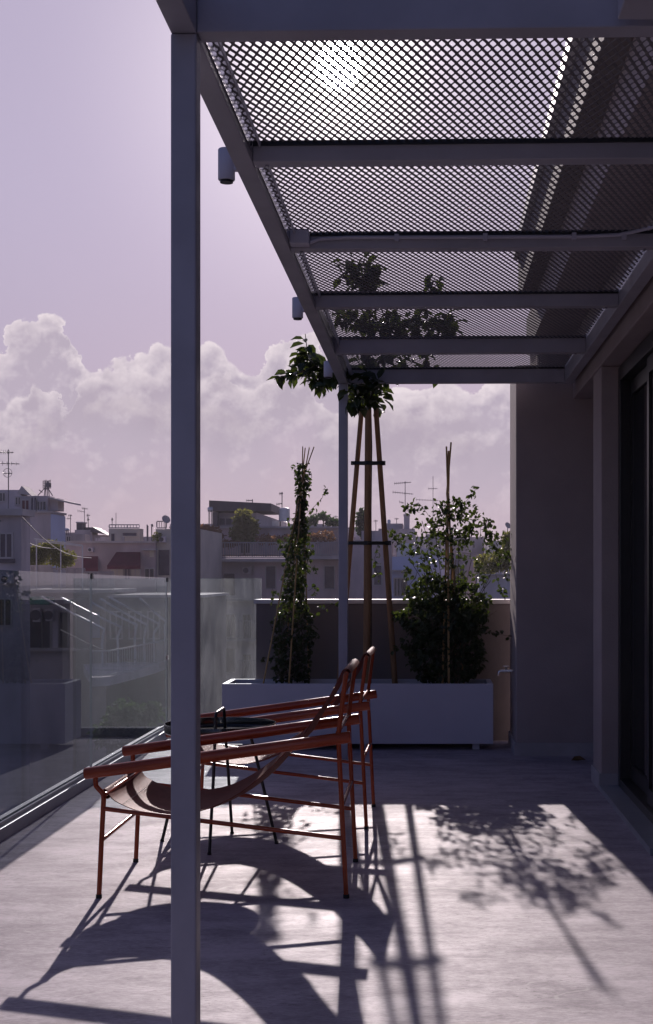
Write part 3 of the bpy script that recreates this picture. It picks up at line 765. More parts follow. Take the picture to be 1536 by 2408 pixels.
# one long loop makes the near leg, the handle over the tray and the far leg
hand = [(-.9034, 5.576, .004), (-.897, 5.64, .30), (-.8955, 5.684, .50), (-.8955, 5.690, .548), (-.8955, 5.697, .562), (-.895, 5.712, .568), (-.895, 5.895, .568), (-.895, 5.910, .562), (-.894, 5.917, .548), (-.893, 5.925, .50), (-.885, 5.975, .28), (-.8767, 6.033, .004)]
MB().tube(hand[:4], rl, 12).build('leg', M['black'], tt, smooth=True)
MB().tube(hand[3:9], rl, 12).build('handle', M['black'], tt, smooth=True)
MB().tube(hand[8:], rl, 12).build('leg', M['black'], tt, smooth=True)
MB().tube([(-1.1515, 5.855, .004), (-1.06, 5.84, .38), (-1.035, 5.835, .474)], rl, 12).build('leg', M['black'], tt, smooth=True)
MB().tube([(-.6537, 5.804, .004), (-.745, 5.815, .38), (-.770, 5.818, .474)], rl, 12).build('leg', M['black'], tt, smooth=True)
for (x, y) in ((-.9034, 5.576), (-.8767, 6.033), (-1.1515, 5.855), (-.6537, 5.804)):
    MB().tube([(x, y, 0), (x, y, .005), (x, y, .012)], [.009, .009, .0065], 12).build('foot_cap', M['rubber'], tt)

#__CITY__
# ------------------------------------------------------------------ the city across the courtyard
def bx(x0, x1, y0, y1, Y, D, m, name, parent, bev=0):
    """solid block whose front face spans the given photo rectangle at distance Y and is D deep"""
    a = P(x0, y1, Y); b = P(x1, y0, Y)
    return MB().box((a.x, Y, a.z), (b.x, Y+D, b.z)).build(name, M[m], parent, bevel=bev)
def window(x0, x1, y0, y1, Y, parent, m='pane', fr='slab', split=1):
    a = P(x0, y1, Y); b = P(x1, y0, Y); t = .07
    q = MB(); q.box((a.x-t, Y-.06, a.z-t), (a.x, Y-.003, b.z+t)); q.box((b.x, Y-.06, a.z-t), (b.x+t, Y-.003, b.z+t))
    q.box((a.x, Y-.06, b.z), (b.x, Y-.003, b.z+t)); q.box((a.x, Y-.09, a.z-t), (b.x, Y-.003, a.z))
    for k in range(1, split+1):
        if k < split+1 and split > 0 and k <= split and split > 1 or split == 1 and k == 1:
            xm = a.x+(b.x-a.x)*k/(split+1); q.box((xm-.03, Y-.045, a.z), (xm+.03, Y-.003, b.z))
    f = q.build('window', M[fr], parent)
    MB().box((a.x, Y-.030, a.z), (b.x, Y-.004, b.z)).build('pane', M[m], f)
def ac_unit(x0, x1, y0, y1, Y, parent):
    a = P(x0, y1, Y); b = P(x1, y0, Y); cx, cz = a.x+(b.x-a.x)*.4, (a.z+b.z)/2; r = (b.z-a.z)*.38
    q = MB().box((a.x, Y-.38, a.z), (b.x, Y-.004, b.z)).build('air_conditioner', M['palewall'], parent, bevel=.02)
    MB().tube([(cx, Y-.395, cz), (cx, Y-.381, cz)], r, 20).build('fan', M['shutter'], q)
def railing(x0, x1, y0, y1, Y, parent, n, m='rail', r=.022, D=0.0):
    a = P(x0, y1, Y); b = P(x1, y0, Y); q = MB()
    for z in (a.z+.04, b.z): q.box((a.x, Y-r*1.5, z-r*1.5), (b.x, Y+r*1.5, z+r*1.5))
    for k in range(n+1):
        X = a.x+(b.x-a.x)*k/n; rr = r*(1.6 if k % 6 == 0 else .8); q.box((X-rr, Y-r, a.z+.04+r*1.5), (X+rr, Y+r, b.z-r*1.5))
    return q.build('railing', M[m], parent)
def building(label, Y, x0=0, x1=0):
    return thing('apartment_building', label, 'building', (P((x0+x1)/2, 0, Y).x, Y, -20.9))
GB = 1350+3200*22.0/90
def body(x0, x1, ytop, Y, D, m, t, name='wall'):
    a = P(x0, 0, Y); b = P(x1, ytop, Y)
    return MB().box((a.x, Y, -20.95), (b.x, Y+D, b.z)).build(name, M[m], t)
def antenna(label, x, ytop, ybot, Y, booms, r=.022, slant=0):
    t = thing('roof_antenna', label, 'antenna', P(x, ybot, Y), 'television antennas on the rooftops')
    MB().tube([P(x, ybot, Y), P(x+slant, ytop, Y)], r, 6).build('mast', M['antenna'], t)
    for (xa, xb, y, n, dy) in booms:
        q = MB(); a = P(xa, y, Y); b = P(xb, y+dy, Y); q.tube([a, b], r*.8, 5)
        for k in range(n):
            p = a.lerp(b, (k+.3)/n); L = (.32-.16*k/n)
            q.tube([p+Vector((0, -L, 0)), p+Vector((0, L, 0))], r*.4, 4); q.tube([p+Vector((0, 0, -L*.35)), p+Vector((0, 0, L*.35))], r*.4, 4)
        q.build('boom', M['antenna'], t)
    return t
def dish(label, x, y, rpx, Y, ybot):
    c = P(x, y, Y); r = rpx/F*Y; t = thing('satellite_dish', label, 'satellite dish', P(x, ybot, Y))
    q = MB(); ns = 24; fwd = Vector((.45, -.55, .35)).normalized(); u = fwd.orthogonal().normalized(); w = fwd.cross(u)
    for s, off in ((0, 0), (1, -.02)):
        for i in range(5):
            rr = r*i/4
            for k in range(ns):
                a = 2*math.pi*k/ns; q.v.append(c+u*rr*math.cos(a)+w*rr*math.sin(a)+fwd*(.22*r*(i/4)**2+off))
    for s in (0, 1):
        o = s*5*ns
        for i in range(4):
            for k in range(ns):
                k2 = (k+1) % ns; f = (o+i*ns+k, o+i*ns+k2, o+(i+1)*ns+k2, o+(i+1)*ns+k); q.f.append(f if s == 0 else f[::-1])
    for k in range(ns):
        k2 = (k+1) % ns; q.f.append((4*ns+k, 4*ns+k2, 9*ns+k2, 9*ns+k))
    q.mi = [0]*len(q.f); q.build('bowl', M['slab'], t, smooth=True)
    MB().tube([P(x, ybot, Y), c+Vector((0, .05, -r*.3)), c+Vector((0, .03, 0))], .03, 6).build('mast', M['antenna'], t)
    MB().tube([c-u*r*.9, c+fwd*r*.9], .015, 5).build('arm', M['antenna'], t)
def tank(label, x0, x1, y0, y1, Y, horiz=True, ybot=None):
    a = P(x0, y1, Y); b = P(x1, y0, Y); t = thing('water_tank', label, 'water tank', (a.x, Y, a.z))
    if horiz:
        r = (b.z-a.z)/2; z = (a.z+b.z)/2
        MB().tube([(a.x, Y, z), (a.x+.06, Y, z), (b.x-.06, Y, z), (b.x, Y, z)], [r*.8, r, r, r*.8], 18).build('drum', M['tankw'], t, smooth=True)
    else:
        r = (b.x-a.x)/2; X = (a.x+b.x)/2
        MB().tube([(X, Y, a.z), (X, Y, b.z-.08), (X, Y, b.z)], [r, r, r*.7], 18).build('drum', M['tankw'], t, smooth=True)
    if ybot:
        zb = P(0, ybot, Y).z
        for X in (a.x+.1, b.x-.1):
            for dy in (-.2, .2): MB().tube([(X, Y+dy, zb), (X, Y+dy, a.z+.15)], .025, 5).build('leg', M['antenna'], t)
def foliage(t, m, blobs, Y, n, s, name='crown', dy=1.0):
    q = MB()
    for (cx, cy, rx, ry) in blobs:
        for i in range(n):
            a = R.uniform(0, 6.283); rr = R.random()**.5; e = 1+.35*noise.noise(Vector((cx+math.cos(a)*1.5, cy+math.sin(a)*1.5, 1)))
            p = P(cx+rx*rr*e*math.cos(a), cy+ry*rr*e*math.sin(a), Y); p.y += R.uniform(-dy, dy)
            q.leaf(p, rv(), rv()+Vector((0, 0, .6)), s*R.uniform(.6, 1.3), s*.6)
    q.build(name, M[m], t)
def bush(label, m, blobs, Y, n, s, cat='bush', nm='terrace_bush', stem=None, dy=.8):
    b0 = blobs[0]; t = thing(nm, label, cat, P(b0[0], b0[1]+b0[3], Y)); foliage(t, m, blobs, Y, n, s, 'crown', dy)
    if stem:
        q = MB()
        for (xa, ya, xb, yb) in stem: q.tube([P(xa, ya, Y), P((xa+xb)/2+1, (ya+yb)/2, Y), P(xb, yb, Y)], [.06, .045, .02], 6)
        q.build('trunk', M['bark'], t, smooth=True)
    return t
def awning(x0t, x1t, yt, x0b, x1b, yb, Y, parent, out=.9, m='maroon'):
    a, b = P(x0t, yt, Y), P(x1t, yt, Y); c, d = P(x0b, yb, Y-out), P(x1b, yb, Y-out)
    th = Vector((0, 0, -.03)); v = [a, b, d, c]+[p+th for p in (a, b, d, c)]
    v += [c+Vector((0, -.01, -.22)), d+Vector((0, -.01, -.22))]
    MB().add(v, [(0,1,2,3),(4,7,6,5),(0,3,7,4),(1,5,6,2),(3,2,9,8)]).build('awning', M[m], parent)

# A: nearest on the left
Y = 58
A = building('nearest pale building at the left edge, above the glass balustrade, with a dark window', Y, -150, 58)
body(-170, 50, 1212, Y, 1.3, 'greywall', A)
bx(-175, 53, 1196, 1211.8, Y-.35, 1.8, 'slab', 'roof_slab', A)
window(2, 28, 1256, 1310, Y, A, 'shutter', 'slab', 1); window(-40, -14, 1256, 1310, Y, A, 'shutter', 'slab', 1)
bx(-2, 34, 1314, 1324, Y-.12, .11, 'shutter', 'sill', A)
ac_unit(6, 34, 1352, 1372, Y, A)
window(-2, 26, 1410, 1470, Y, A)
antenna('tall roof antenna at the far left edge, with a ring shaped reflector', 20, 1057, 1196, 59, [(-4, 32, 1063, 7, 1), (-8, 46, 1089, 5, 2), (9, 29, 1113, 2, 0)], .022)
q = MB()
for k in range(24):
    a0 = 2*math.pi*k/24; a1 = 2*math.pi*(k+1)/24; c = P(18, 1112, 59); r = .19
    q.tube([c+Vector((r*math.cos(a0), 0, r*math.sin(a0))), c+Vector((r*math.cos(a1), 0, r*math.sin(a1)))], .01, 4, caps=False)
q.build('ring', M['antenna'], [o for o in col.objects if o.name.startswith('roof_antenna')][0])

# B: stepped block behind it
Y = 74
Bb = building('grey stepped block with a pale blue side bay and penthouse, behind the nearest left building', Y, 50, 155)
body(-60, 119, 1206, Y, 2.8, 'greywall', Bb)
xb_ = P(119, 0, Y).x; MB().box((xb_+.003, Y+.02, -20.9), (xb_+.06, Y+2.8, P(0, 1209, Y).z)).build('side_bay', M['bluewall'], Bb)
bx(-60, 120, 1201, 1205.8, Y-.2, 3.2, 'slab', 'parapet', Bb)
bx(-40, 50, 1152, 1200.8, Y+1.2, 1.2, 'palewall', 'penthouse', Bb); bx(50.2, 113, 1166, 1200.8, Y+1, 1.4, 'greywall', 'penthouse', Bb); bx(113.2, 137, 1172, 1200.8, Y+1.4, 1.2, 'palewall', 'penthouse', Bb)
a = P(104, 1166, Y); b = P(157, 1179, Y)
v = [(a.x, Y+.8, a.z), (b.x, Y+.8, b.z), (b.x, Y+3, b.z), (a.x, Y+3, a.z)]; v += [(p[0], p[1], p[2]-.09) for p in v]
MB().add(v, [(0,1,2,3),(4,7,6,5),(0,4,5,1),(1,5,6,2),(2,6,7,3),(3,7,4,0)]).build('canopy', M['slab'], Bb)
a, b, c_ = P(26, 1157, Y), P(37, 1139, Y), P(60, 1163, Y); y_ = Y+1.1
v = [(a.x, y_, a.z), (b.x, y_, b.z), (c_.x, y_, c_.z), (a.x, y_+1.5, a.z), (b.x, y_+1.5, b.z), (c_.x, y_+1.5, c_.z)]
MB().add(v, [(0,2,1),(3,4,5),(0,1,4,3),(1,2,5,4),(2,0,3,5)]).build('gable', M['slab'], Bb)
window(53, 68, 1177, 1199, Y+1, Bb, 'maroon'); window(74, 86, 1170, 1199, Y+1, Bb, 'shutter'); window(88, 108, 1180, 1199, Y+1, Bb, 'pane', 'slab', 2); window(38, 48, 1170, 1186, Y+1.2, Bb)
window(50, 56, 1270, 1284, Y, Bb); window(1, 12, 1160, 1178, Y+1.2, Bb)
bx(137, 143, 1190, 1200.5, Y+2.2, .3, 'slab', 'parapet', Bb)
tk = thing('rooftop_mast', 'lattice frame with wire drum on the roof of the grey stepped block', 'mast', P(110, 1168, Y+3))
q = MB()
for (xa, ya, xb, yb) in ((104, 1168, 108, 1131), (108, 1168, 108, 1131), (112, 1168, 112, 1131), (116, 1168, 113, 1131), (87, 1168, 107, 1146), (124, 1166, 113, 1148), (92, 1152, 100, 1158), (104, 1150, 116, 1150)):
    q.tube([P(xa, ya, Y+3), P(xb, yb, Y+3)], .028, 5)
q.build('frame', M['antenna'], tk)
q = MB(); 
for k in range(10):
    x_ = 101+k*2; q.tube([P(x_, 1131, Y+3)+Vector((0, 0, .02*k%.1)), P(x_, 1148, Y+3)], .012, 4)
for y__ in (1131, 1136, 1142, 1148): q.tube([P(101, y__, Y+3), P(120, y__, Y+3)], .015, 4)
q.build('cage', M['antenna'], tk)
bx(106, 115, 1135, 1145, Y+2.9, .5, 'antenna', 'drum', tk)

# cables
for i, (p0, p1, s_, lb) in enumerate([((52, 1216, 57), (215, 1312, 66), .5, 'upper sagging cable running down from the roof of the nearest left building'), ((-10, 1214, 57.5), (130, 1290, 64), .4, 'lower sagging cable in front of the nearest left building'), ((140, 1480, 52), (390, 1560, 64), .3, 'thin cable sloping behind the left glass panel')]):
    a, b = P(*p0), P(*p1); pts = [a.lerp(b, k/12)+Vector((0, 0, -s_*math.sin(math.pi*k/12))) for k in range(13)]
    tag(MB().tube(pts, .022, 5).build('cable', M['antenna']), lb, 'cable')

# C: terrace with planted pergola above the fence
Y = 66
C = building('low grey building with a fenced roof terrace, seen above the left glass panels', Y, 50, 190)
body(52, 172, 1394, Y, 3, 'greywall', C); bx(44, 268, 1386, 1393.8, Y-1.6, 5, 'slab', 'terrace_slab', C)
body(172.2, 262, 1394, Y+.6, 2.6, 'palewall', C)
railing(48, 122, 1331, 1379, Y-1.5, C, 30, 'slab', .03); railing(122.5, 200, 1337, 1385, Y-1.5, C, 26, 'rail', .02); railing(200.5, 268, 1345, 1385, Y-1.5, C, 20, 'rail', .02)
for (x0_, x1_) in ((66, 98), (102, 118), (124, 138), (142, 160)): window(x0_, x1_, 1440, 1523, Y, C, 'pane' if x0_ % 4 else 'palewall', 'slab', 0)
window(217, 236, 1440, 1500, Y+.6, C, 'bluewall', 'slab', 0)
ac_unit(82, 100, 1430, 1462, Y, C); ac_unit(112, 130, 1432, 1460, Y, C)
bx(50, 218, 1525, 1531, Y-.5, .49, 'slab', 'sill', C)
tag(MB().box((P(60,0,64).x, 63.2, P(0,1421,64).z), (P(126,0,64).x, 64.2, P(0,1403,64).z)).build('shade_cloth', M['greencloth'], bevel=.03), 'dark green shade cloth hanging under the terrace slab, behind the left glass', 'shade cloth')
bx(146, 198, 1409, 1411.5, Y-1, .9, 'slab', 'ledge', C)
tf = thing('pipe_frame', 'thin white pipe frame standing over the terrace bushes at left', 'frame', P(120, 1386, 64.4))
q = MB()
for (xa, ya, xb, yb, w_) in ((80, 1267, 192, 1282, .035), (83, 1272, 190, 1284, .03), (86, 1386, 86, 1268, .03), (143, 1386, 143, 1276, .03), (194, 1386, 194, 1281, .03)):
    q.tube([P(xa, ya, 64.4), P(xb, yb, 64.4)], w_, 6)
q.build('pipes', M['cap'], tf)
bush('mottled olive bushes growing behind the white fence of the left roof terrace', 'bush', [(110, 1310, 50, 22), (75, 1318, 24, 16), (150, 1315, 28, 20), (125, 1290, 26, 16), (90, 1300, 22, 14)], 65.2, 520, .17, dy=.6)

# awning arms and curved balcony behind the glass
Y = 56
D_ = building('building with a curved pale balcony behind the left glass panels', Y+8, 240, 392)
a = P(250, 0, Y+8); b = P(480, 1405, Y+8)
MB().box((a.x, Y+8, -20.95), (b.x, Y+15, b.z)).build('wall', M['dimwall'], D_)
bx(250, 482, 1399, 1405, Y+7.6, 7.6, 'slab', 'ledge', D_)
for x0_ in (262, 306, 350): window(x0_, x0_+24, 1440, 1500, Y+8, D_, 'pane', 'slab', 1)
ptsT = [P(215, 1588, 54), P(258, 1588, 54.5), P(320, 1567, 58), P(368, 1553, 61.5), P(392, 1553, 63.9)]
q = MB(); v = []
back = [P(196, 1600, 62), P(290, 1596, 63.9), P(335, 1580, 63.9), P(372, 1565, 63.95), P(393, 1560, 63.98)]
zt_ = P(0, 1594, 54).z; th = .35
for i in range(5):
    p, k = ptsT[i], back[i]
    v += [(p.x, p.y, zt_), (k.x, k.y+.02, zt_), (p.x, p.y, zt_-th), (k.x, k.y+.02, zt_-th)]
fs = []
for i in range(4):
    o = i*4; fs += [(o, o+4, o+5, o+1), (o+2, o+3, o+7, o+6), (o, o+2, o+6, o+4)]
fs += [(0, 1, 3, 2)]
MB().add(v, fs).build('balcony', M['palewall'], D_)
q = MB(); zr = zt_+1.05
rp = [Vector((p.x, p.y+.06, 0)) for p in ptsT]
for z_, r_ in ((zr, .035), (zt_+.08, .025)):
    q.tube([p+Vector((0, 0, z_)) for p in rp], r_, 6)
for i in range(4):
    for k in range(11):
        p = rp[i].lerp(rp[i+1], k/11); q.tube([p+Vector((0, 0, zt_)), p+Vector((0, 0, zr))], .011, 4)
q.build('railing', M['cap'], D_)
aw = thing('awning_frame', 'row of bare bent awning arms over the curved balcony behind the glass', 'awning frame', (ptsT[1].x, 56, zt_))
for (x0_, y0_, x1_, y1_, x2_, y2_) in ((98, 1403, 246, 1480, 240, 1515), (143, 1405, 285, 1475, 277, 1500), (214, 1416, 323, 1470, 317, 1500), (236, 1408, 346, 1470, 339, 1500), (258, 1405, 374, 1467, 362, 1490), (330, 1408, 391, 1462, 388, 1490)):
    Yb = 60+(x1_-246)*.02
    MB().tube([P(x0_, y0_, 61.5), P((x0_+x1_)/2, (y0_+y1_)/2+1.5, Yb+.6), P(x1_, y1_, Yb), P(x1_-3, y1_+8, Yb), P(x2_, y2_, Yb), P(x2_+1, y2_+70, Yb)], .05, 6).build('arm', M['tankw'], aw, smooth=True)

def crown_tree(label, cx, cy, rx, ry, Y, n=2600, s=.3, m='treem'):
    t = thing('courtyard_tree', label, 'tree', (P(cx, 0, Y).x, Y, -20.9)); c = P(cx, cy, Y); q = MB(); rX, rZ = rx/F*Y, ry/F*Y
    cl = [(c+Vector((R.uniform(-.75, .75)*rX, R.uniform(-.75, .75)*rX, R.uniform(-.7, .75)*rZ)), R.uniform(.3, .5)) for _ in range(16)]
    for i in range(n):
        k, rr = cl[i % 16]; d = rv(); p = k+Vector((d.x*rX*rr, d.y*rX*rr, d.z*rZ*rr))*R.random()**.4
        q.leaf(p, rv(), rv()+Vector((0, 0, .8)), s*R.uniform(.6, 1.3), s*.6)
    q.build('crown', M[m], t)
    tq = MB(); tq.tube([(c.x, Y, -20.9), (c.x+.2, Y, c.z-rZ*.8), (c.x, Y, c.z)], [.35, .26, .1], 9)
    for (k, rr) in cl[:8]: tq.tube([(c.x+.1, Y, c.z-rZ*.6), k], [.12, .03], 6)
    tq.build('trunk', M['bark'], t, smooth=True)
crown_tree('dark courtyard tree seen through the left glass, below the curved balcony', 310, 1710, 70, 55, 50)
# E: long pinkish building with maroon awnings
Y = 84
E = building('long pinkish low building with two maroon awnings, left of the big post', Y, 196, 400)
body(150, 366, 1277, Y, 10, 'pinkwall', E); bx(149, 367, 1272, 1276.8, Y-.2, 10.4, 'slab', 'parapet', E)
body(366.2, 470, 1244, Y+.4, 9, 'creamwall', E)
awning(196, 231, 1308, 196, 231, 1336, Y, E, .5); awning(274, 330, 1298, 252, 331, 1330, Y, E, 1.6)
window(262, 290, 1338, 1362, Y, E, 'creamwall', 'slab'); window(294, 306, 1338, 1362, Y, E, 'shutter'); window(308, 329, 1338, 1362, Y, E, 'creamwall', 'slab'); window(200, 228, 1345, 1385, Y, E, 'shutter', 'slab')
bx(331, 366, 1290, 1294, Y-.6, .59, 'slab', 'ledge', E); window(342, 362, 1338, 1362, Y, E, 'pane'); window(376, 396, 1296, 1350, Y+.4, E, 'shutter', 'shutter'); bx(352, 362, 1288, 1310, Y-.05, .04, 'creamwall', 'panel', E)
dish('large satellite dish on the roof beside the big post', 390, 1222, 10.5, Y+1, 1244)
railing(369, 392, 1226, 1243, Y+1.2, E, 4)
for (x_, y_, lb) in ((347, 1237, 'short dark vent pipe on the pink roof, left of the hooked pipe'), (357, 1236, 'hooked dark vent pipe on the pink roof near the satellite dish')):
    t = thing('vent_pipe', lb, 'vent pipe', P(x_, 1273, Y+2))
    MB().tube([P(x_, 1273, Y+2), P(x_, y_, Y+2)], .06 if x_ == 347 else .035, 8).build('pipe', M['antenna'], t)
    MB().tube([P(x_-1, y_, Y+2), P(x_+(3 if x_ > 350 else 1), y_-1, Y+2)], .09, 8).build('cowl', M['antenna'], t)
# G: cream stair tower
Gt = building('small cream rooftop stair tower with a slit window and roof railing', 96, 256, 329)
body(256, 329, 1243, 96, 1.2, 'creamwall', Gt); railing(257, 328, 1234, 1242.5, 96.3, Gt, 10)
window(289, 322, 1253, 1260, 96, Gt, 'shutter', 'creamwall', 0); window(262, 270, 1255, 1274, 96, Gt, 'shutter', 'creamwall', 0); bx(287, 293, 1262, 1276, 95.9, .08, 'slab', 'post', Gt)
antenna('thin pole antenna on the cream stair tower, right one', 273, 1206, 1242, 97, [], .02)
antenna('short pole with a small head on the cream stair tower, left one', 264, 1217, 1242, 97.5, [(262, 267, 1222, 2, 0)], .025)
# H: cluster of small houses
Hh = building('brownish gabled rooftop house with a chimney between the blue bay and the cream tower', 104, 178, 253)
body(176, 217, 1246, 104, 1.8, 'greywall', Hh); body(217.1, 246, 1258, 104.2, 1.8, 'pinkwall', Hh); body(150, 200, 1256, 99, 1.5, 'greywall', Hh)
a, b, c_ = P(214, 1250, 104), P(219, 1239, 104), P(254, 1258, 104)
v = [(a.x, 103.7, a.z), (b.x, 103.7, b.z), (c_.x, 103.7, c_.z), (a.x, 106, a.z), (b.x, 106, b.z), (c_.x, 106, c_.z)]
MB().add(v, [(0,2,1),(3,4,5),(0,1,4,3),(1,2,5,4),(2,0,3,5)]).build('roof', M['darkroof'], Hh)
bx(180, 193, 1230, 1245.8, 105, 1.2, 'darkroof', 'chimney', Hh); bx(178.5, 194.5, 1227, 1229.8, 104.9, 1.4, 'slab', 'chimney_cap', Hh); bx(196, 217, 1240, 1246, 105.5, 3, 'darkroof', 'roof', Hh)
window(158, 166, 1262, 1274, 99, Hh); window(225, 236, 1266, 1277, 104.2, Hh, 'palewall')
body(236, 256, 1262, 100, 3, 'palewall', Hh)
antenna('roof antenna leaning beside the chimney of the gabled house', 199, 1194, 1240, 106, [(193, 207, 1195, 5, 2), (182, 200, 1201, 4, 3)], .024)
antenna('lattice antenna right of the leaning one over the gabled house', 208, 1208, 1240, 106.5, [(204, 212, 1212, 3, 0), (205, 211, 1222, 2, 0)], .03, -1)
antenna('small antenna over the stepped block roof edge, right of the blue bay', 166, 1210, 1256, 100, [(160, 170, 1212, 3, 0), (157, 168, 1219, 3, 1)], .025)
tank('white water drum beside the brown houses, below the blue bay', 151, 163, 1242, 1250, 97, True, 1258)

# Fb: big block behind the left vine
Y = 95
Fb = building('long apartment block with a railed roof terrace and dark canopy, behind the slim vine', Y, 470, 800)
body(400, 598, 1322, Y, 12, 'palewall', Fb); body(598.1, 824, 1316, Y-.4, 12, 'pinkwall', Fb)
bx(395, 690, 1313, 1321, Y-1.5, 13, 'slab', 'terrace_slab', Fb); bx(690.1, 806, 1306, 1315, Y-1.7, 13, 'slab', 'terrace_slab', Fb)
bx(400, 800, 1242, 1305, Y+4, 8, 'pinkwall', 'upper_storey', Fb); bx(398, 802, 1238, 1242, Y+3.7, 8.5, 'slab', 'roof_edge', Fb)
railing(400, 690, 1276, 1312, Y-1.4, Fb, 54, 'rail', .028); railing(690.5, 804, 1276, 1305, Y-1.6, Fb, 22, 'rail', .028)
for (x0_, x1_) in ((486, 511), (528, 552)):
    window(x0_, x1_, 1349, 1400, Y, Fb, 'shutter', 'palewall', 0); window(x0_, x1_, 1526, 1580, Y, Fb, 'pane', 'slab', 0)
window(532, 553, 1446, 1498, Y, Fb, 'pane', 'slab', 1); window(487, 509, 1446, 1500, Y, Fb, 'shutter', 'palewall', 0)
for y_ in (1408, 1504, 1596): bx(460, 620, y_, y_+5, Y-1.1, 1.09, 'slab', 'balcony_slab', Fb); 
railing(560, 620, 1460, 1503.5, Y-1.05, Fb, 14); railing(560, 620, 1553, 1595, Y-1.05, Fb, 14)
window(572, 590, 1446, 1500, Y, Fb, 'pane'); window(572, 590, 1540, 1594, Y, Fb, 'pane')
ac_unit(571, 593, 1333, 1350, Y, Fb); window(626, 648, 1332, 1384, Y-.4, Fb, 'shutter', 'slab', 0)
window(764, 786, 1332, 1384, Y-.4, Fb, 'shutter', 'slab', 0); window(690, 712, 1335, 1384, Y-.4, Fb, 'pane', 'slab', 1)
window(566, 588, 1250, 1300, Y+4, Fb); window(700, 730, 1252, 1300, Y+4, Fb)
# rooftop penthouse with dark canopy
a, b = P(502, 1180, Y+7), P(645, 1187, Y+7)
v = [(a.x, Y+5, a.z), (b.x, Y+5, b.z), (b.x, Y+12, b.z), (a.x, Y+12, a.z)]; zb_ = P(0, 1204, Y+7).z; v += [(p[0], p[1], zb_) for p in v]
MB().add(v, [(0,1,2,3),(4,7,6,5),(0,4,5,1),(1,5,6,2),(2,6,7,3),(3,7,4,0)]).build('canopy', M['darkroof'], Fb)
bx(500, 511, 1204.3, 1237.8, Y+5.2, 6, 'darkroof', 'wall_end', Fb); bx(512, 603, 1206, 1237.8, Y+6, 5, 'greywall', 'penthouse', Fb); window(516, 545, 1219, 1234, Y+6, Fb, 'shutter', 'greywall', 1)
a = P(603.2, 1205, Y+6); b = P(658, 1224, Y+6)
v = [(a.x, Y+6, P(0,1237.8,Y+6).z), (b.x, Y+6, P(0,1237.8,Y+6).z), (b.x, Y+6, b.z), (a.x, Y+6, a.z)]; v += [(p[0], Y+11, p[2]) for p in v]
MB().add(v, [(0,1,2,3),(4,7,6,5),(0,4,5,1),(1,5,6,2),(2,6,7,3),(3,7,4,0)]).build('lean_to', M['palewall'], Fb)
bx(640, 656, 1225, 1237, Y+5.9, .09, 'cap', 'panel', Fb)
tank('white horizontal water drum left of the dark roof canopy', 489, 501, 1192, 1204, Y+5, True, 1238)
tank('upright pale water tank on the roof just left of the slim vine', 656, 682, 1194, 1226, Y+5, False, 1238)
antenna('small antenna above the dark roof canopy', 594, 1174, 1186, Y+8, [(579, 595, 1177, 4, 0)], .035)
antenna('antenna between the dark canopy and the slim vine', 663.5, 1157, 1194, Y+6, [(657, 666, 1161, 4, -1), (650, 664, 1186, 4, -2)], .035)
bush('light green rounded bush on the roof terrace behind, under the dark canopy', 'bush', [(572, 1222, 22, 20), (585, 1240, 20, 20), (565, 1252, 22, 20), (580, 1262, 24, 12)], Y+1.5, 420, .3, stem=[(575, 1305, 575, 1240)])
bush('reddish bushes on the roof terrace, just right of the big post', 'bushred', [(492, 1255, 22, 16), (478, 1250, 14, 12), (510, 1262, 14, 12)], Y+1.5, 380, .26)
bush('low reddish flowering hedge along the roof terrace railing', 'bushred', [(630, 1270, 28, 9), (670, 1268, 20, 8), (760, 1262, 30, 12), (720, 1268, 26, 9), (540, 1278, 26, 7)], Y+1, 260, .24)
bush('dark bare looking rooftop shrubs between the slim vine and the thin post', 'treem', [(740, 1222, 10, 12), (760, 1214, 7, 9), (775, 1226, 10, 12), (728, 1226, 7, 9), (790, 1230, 7, 7)], Y+7, 150, .26, stem=[(740, 1240, 740, 1215), (760, 1240, 760, 1208), (776, 1240, 776, 1216)])
tag(MB().box((P(466,0,92).x, 91, P(0,1237,92).z), (P(470,0,92).x, 91.2, P(0,1194,92).z)).build('roof_pole', M['antenna']), 'short thick pole standing just right of the big post', 'pole')

# right of the thin post
Y = 88
I1 = building('pinkish blank walled building behind the timber stakes', Y, 824, 922)
body(824.3, 922, 1274, Y, 9, 'pinkwall', I1); bx(823, 923, 1270, 1273.8, Y-.2, 9.3, 'slab', 'parapet', I1)
bx(850, 905, 1248, 1270, Y+5, 4, 'greywall', 'penthouse', I1); window(880, 897, 1330, 1375, Y, I1, 'shutter', 'slab', 0)
I2 = building('pale blue grey building with a white roof box, between the stakes and the bushy vine', Y-3, 922, 1050)
body(922.3, 1052, 1309, Y-3, 9, 'bluewall', I2); bx(934, 973, 1277, 1308.8, Y-1, 4, 'cap', 'roof_box', I2); bx(973.2, 1040, 1290, 1308.8, Y, 5, 'palewall', 'roof_box', I2)
bx(920, 970, 1340, 1344, Y-3.8, .79, 'slab', 'ledge', I2); window(928, 940, 1361, 1401, Y-3, I2, 'pane', 'slab', 1); window(944, 955, 1361, 1401, Y-3, I2, 'pane', 'slab', 0)
I3 = building('grey rooftops with a square chimney under the tall double antenna', 100, 900, 1000)
body(890, 975, 1243, 100, 8, 'greywall', I3); bx(905, 947, 1231, 1242.8, 101, 4, 'greywall', 'penthouse', I3); bx(950, 963, 1213, 1242.8, 100.5, 1, 'palewall', 'chimney', I3); bx(949, 964, 1209, 1212.8, 100.4, 1.2, 'slab', 'chimney_cap', I3)
tank('dark small roof tank left of the square chimney', 911, 919, 1222, 1231, 101.5, False)
antenna('tall antenna with two long booms above the square chimney', 953, 1132, 1212, 100.8, [(927, 967, 1137, 9, -3), (923, 972, 1157, 9, 5), (939, 950, 1180, 3, 3)], .028)
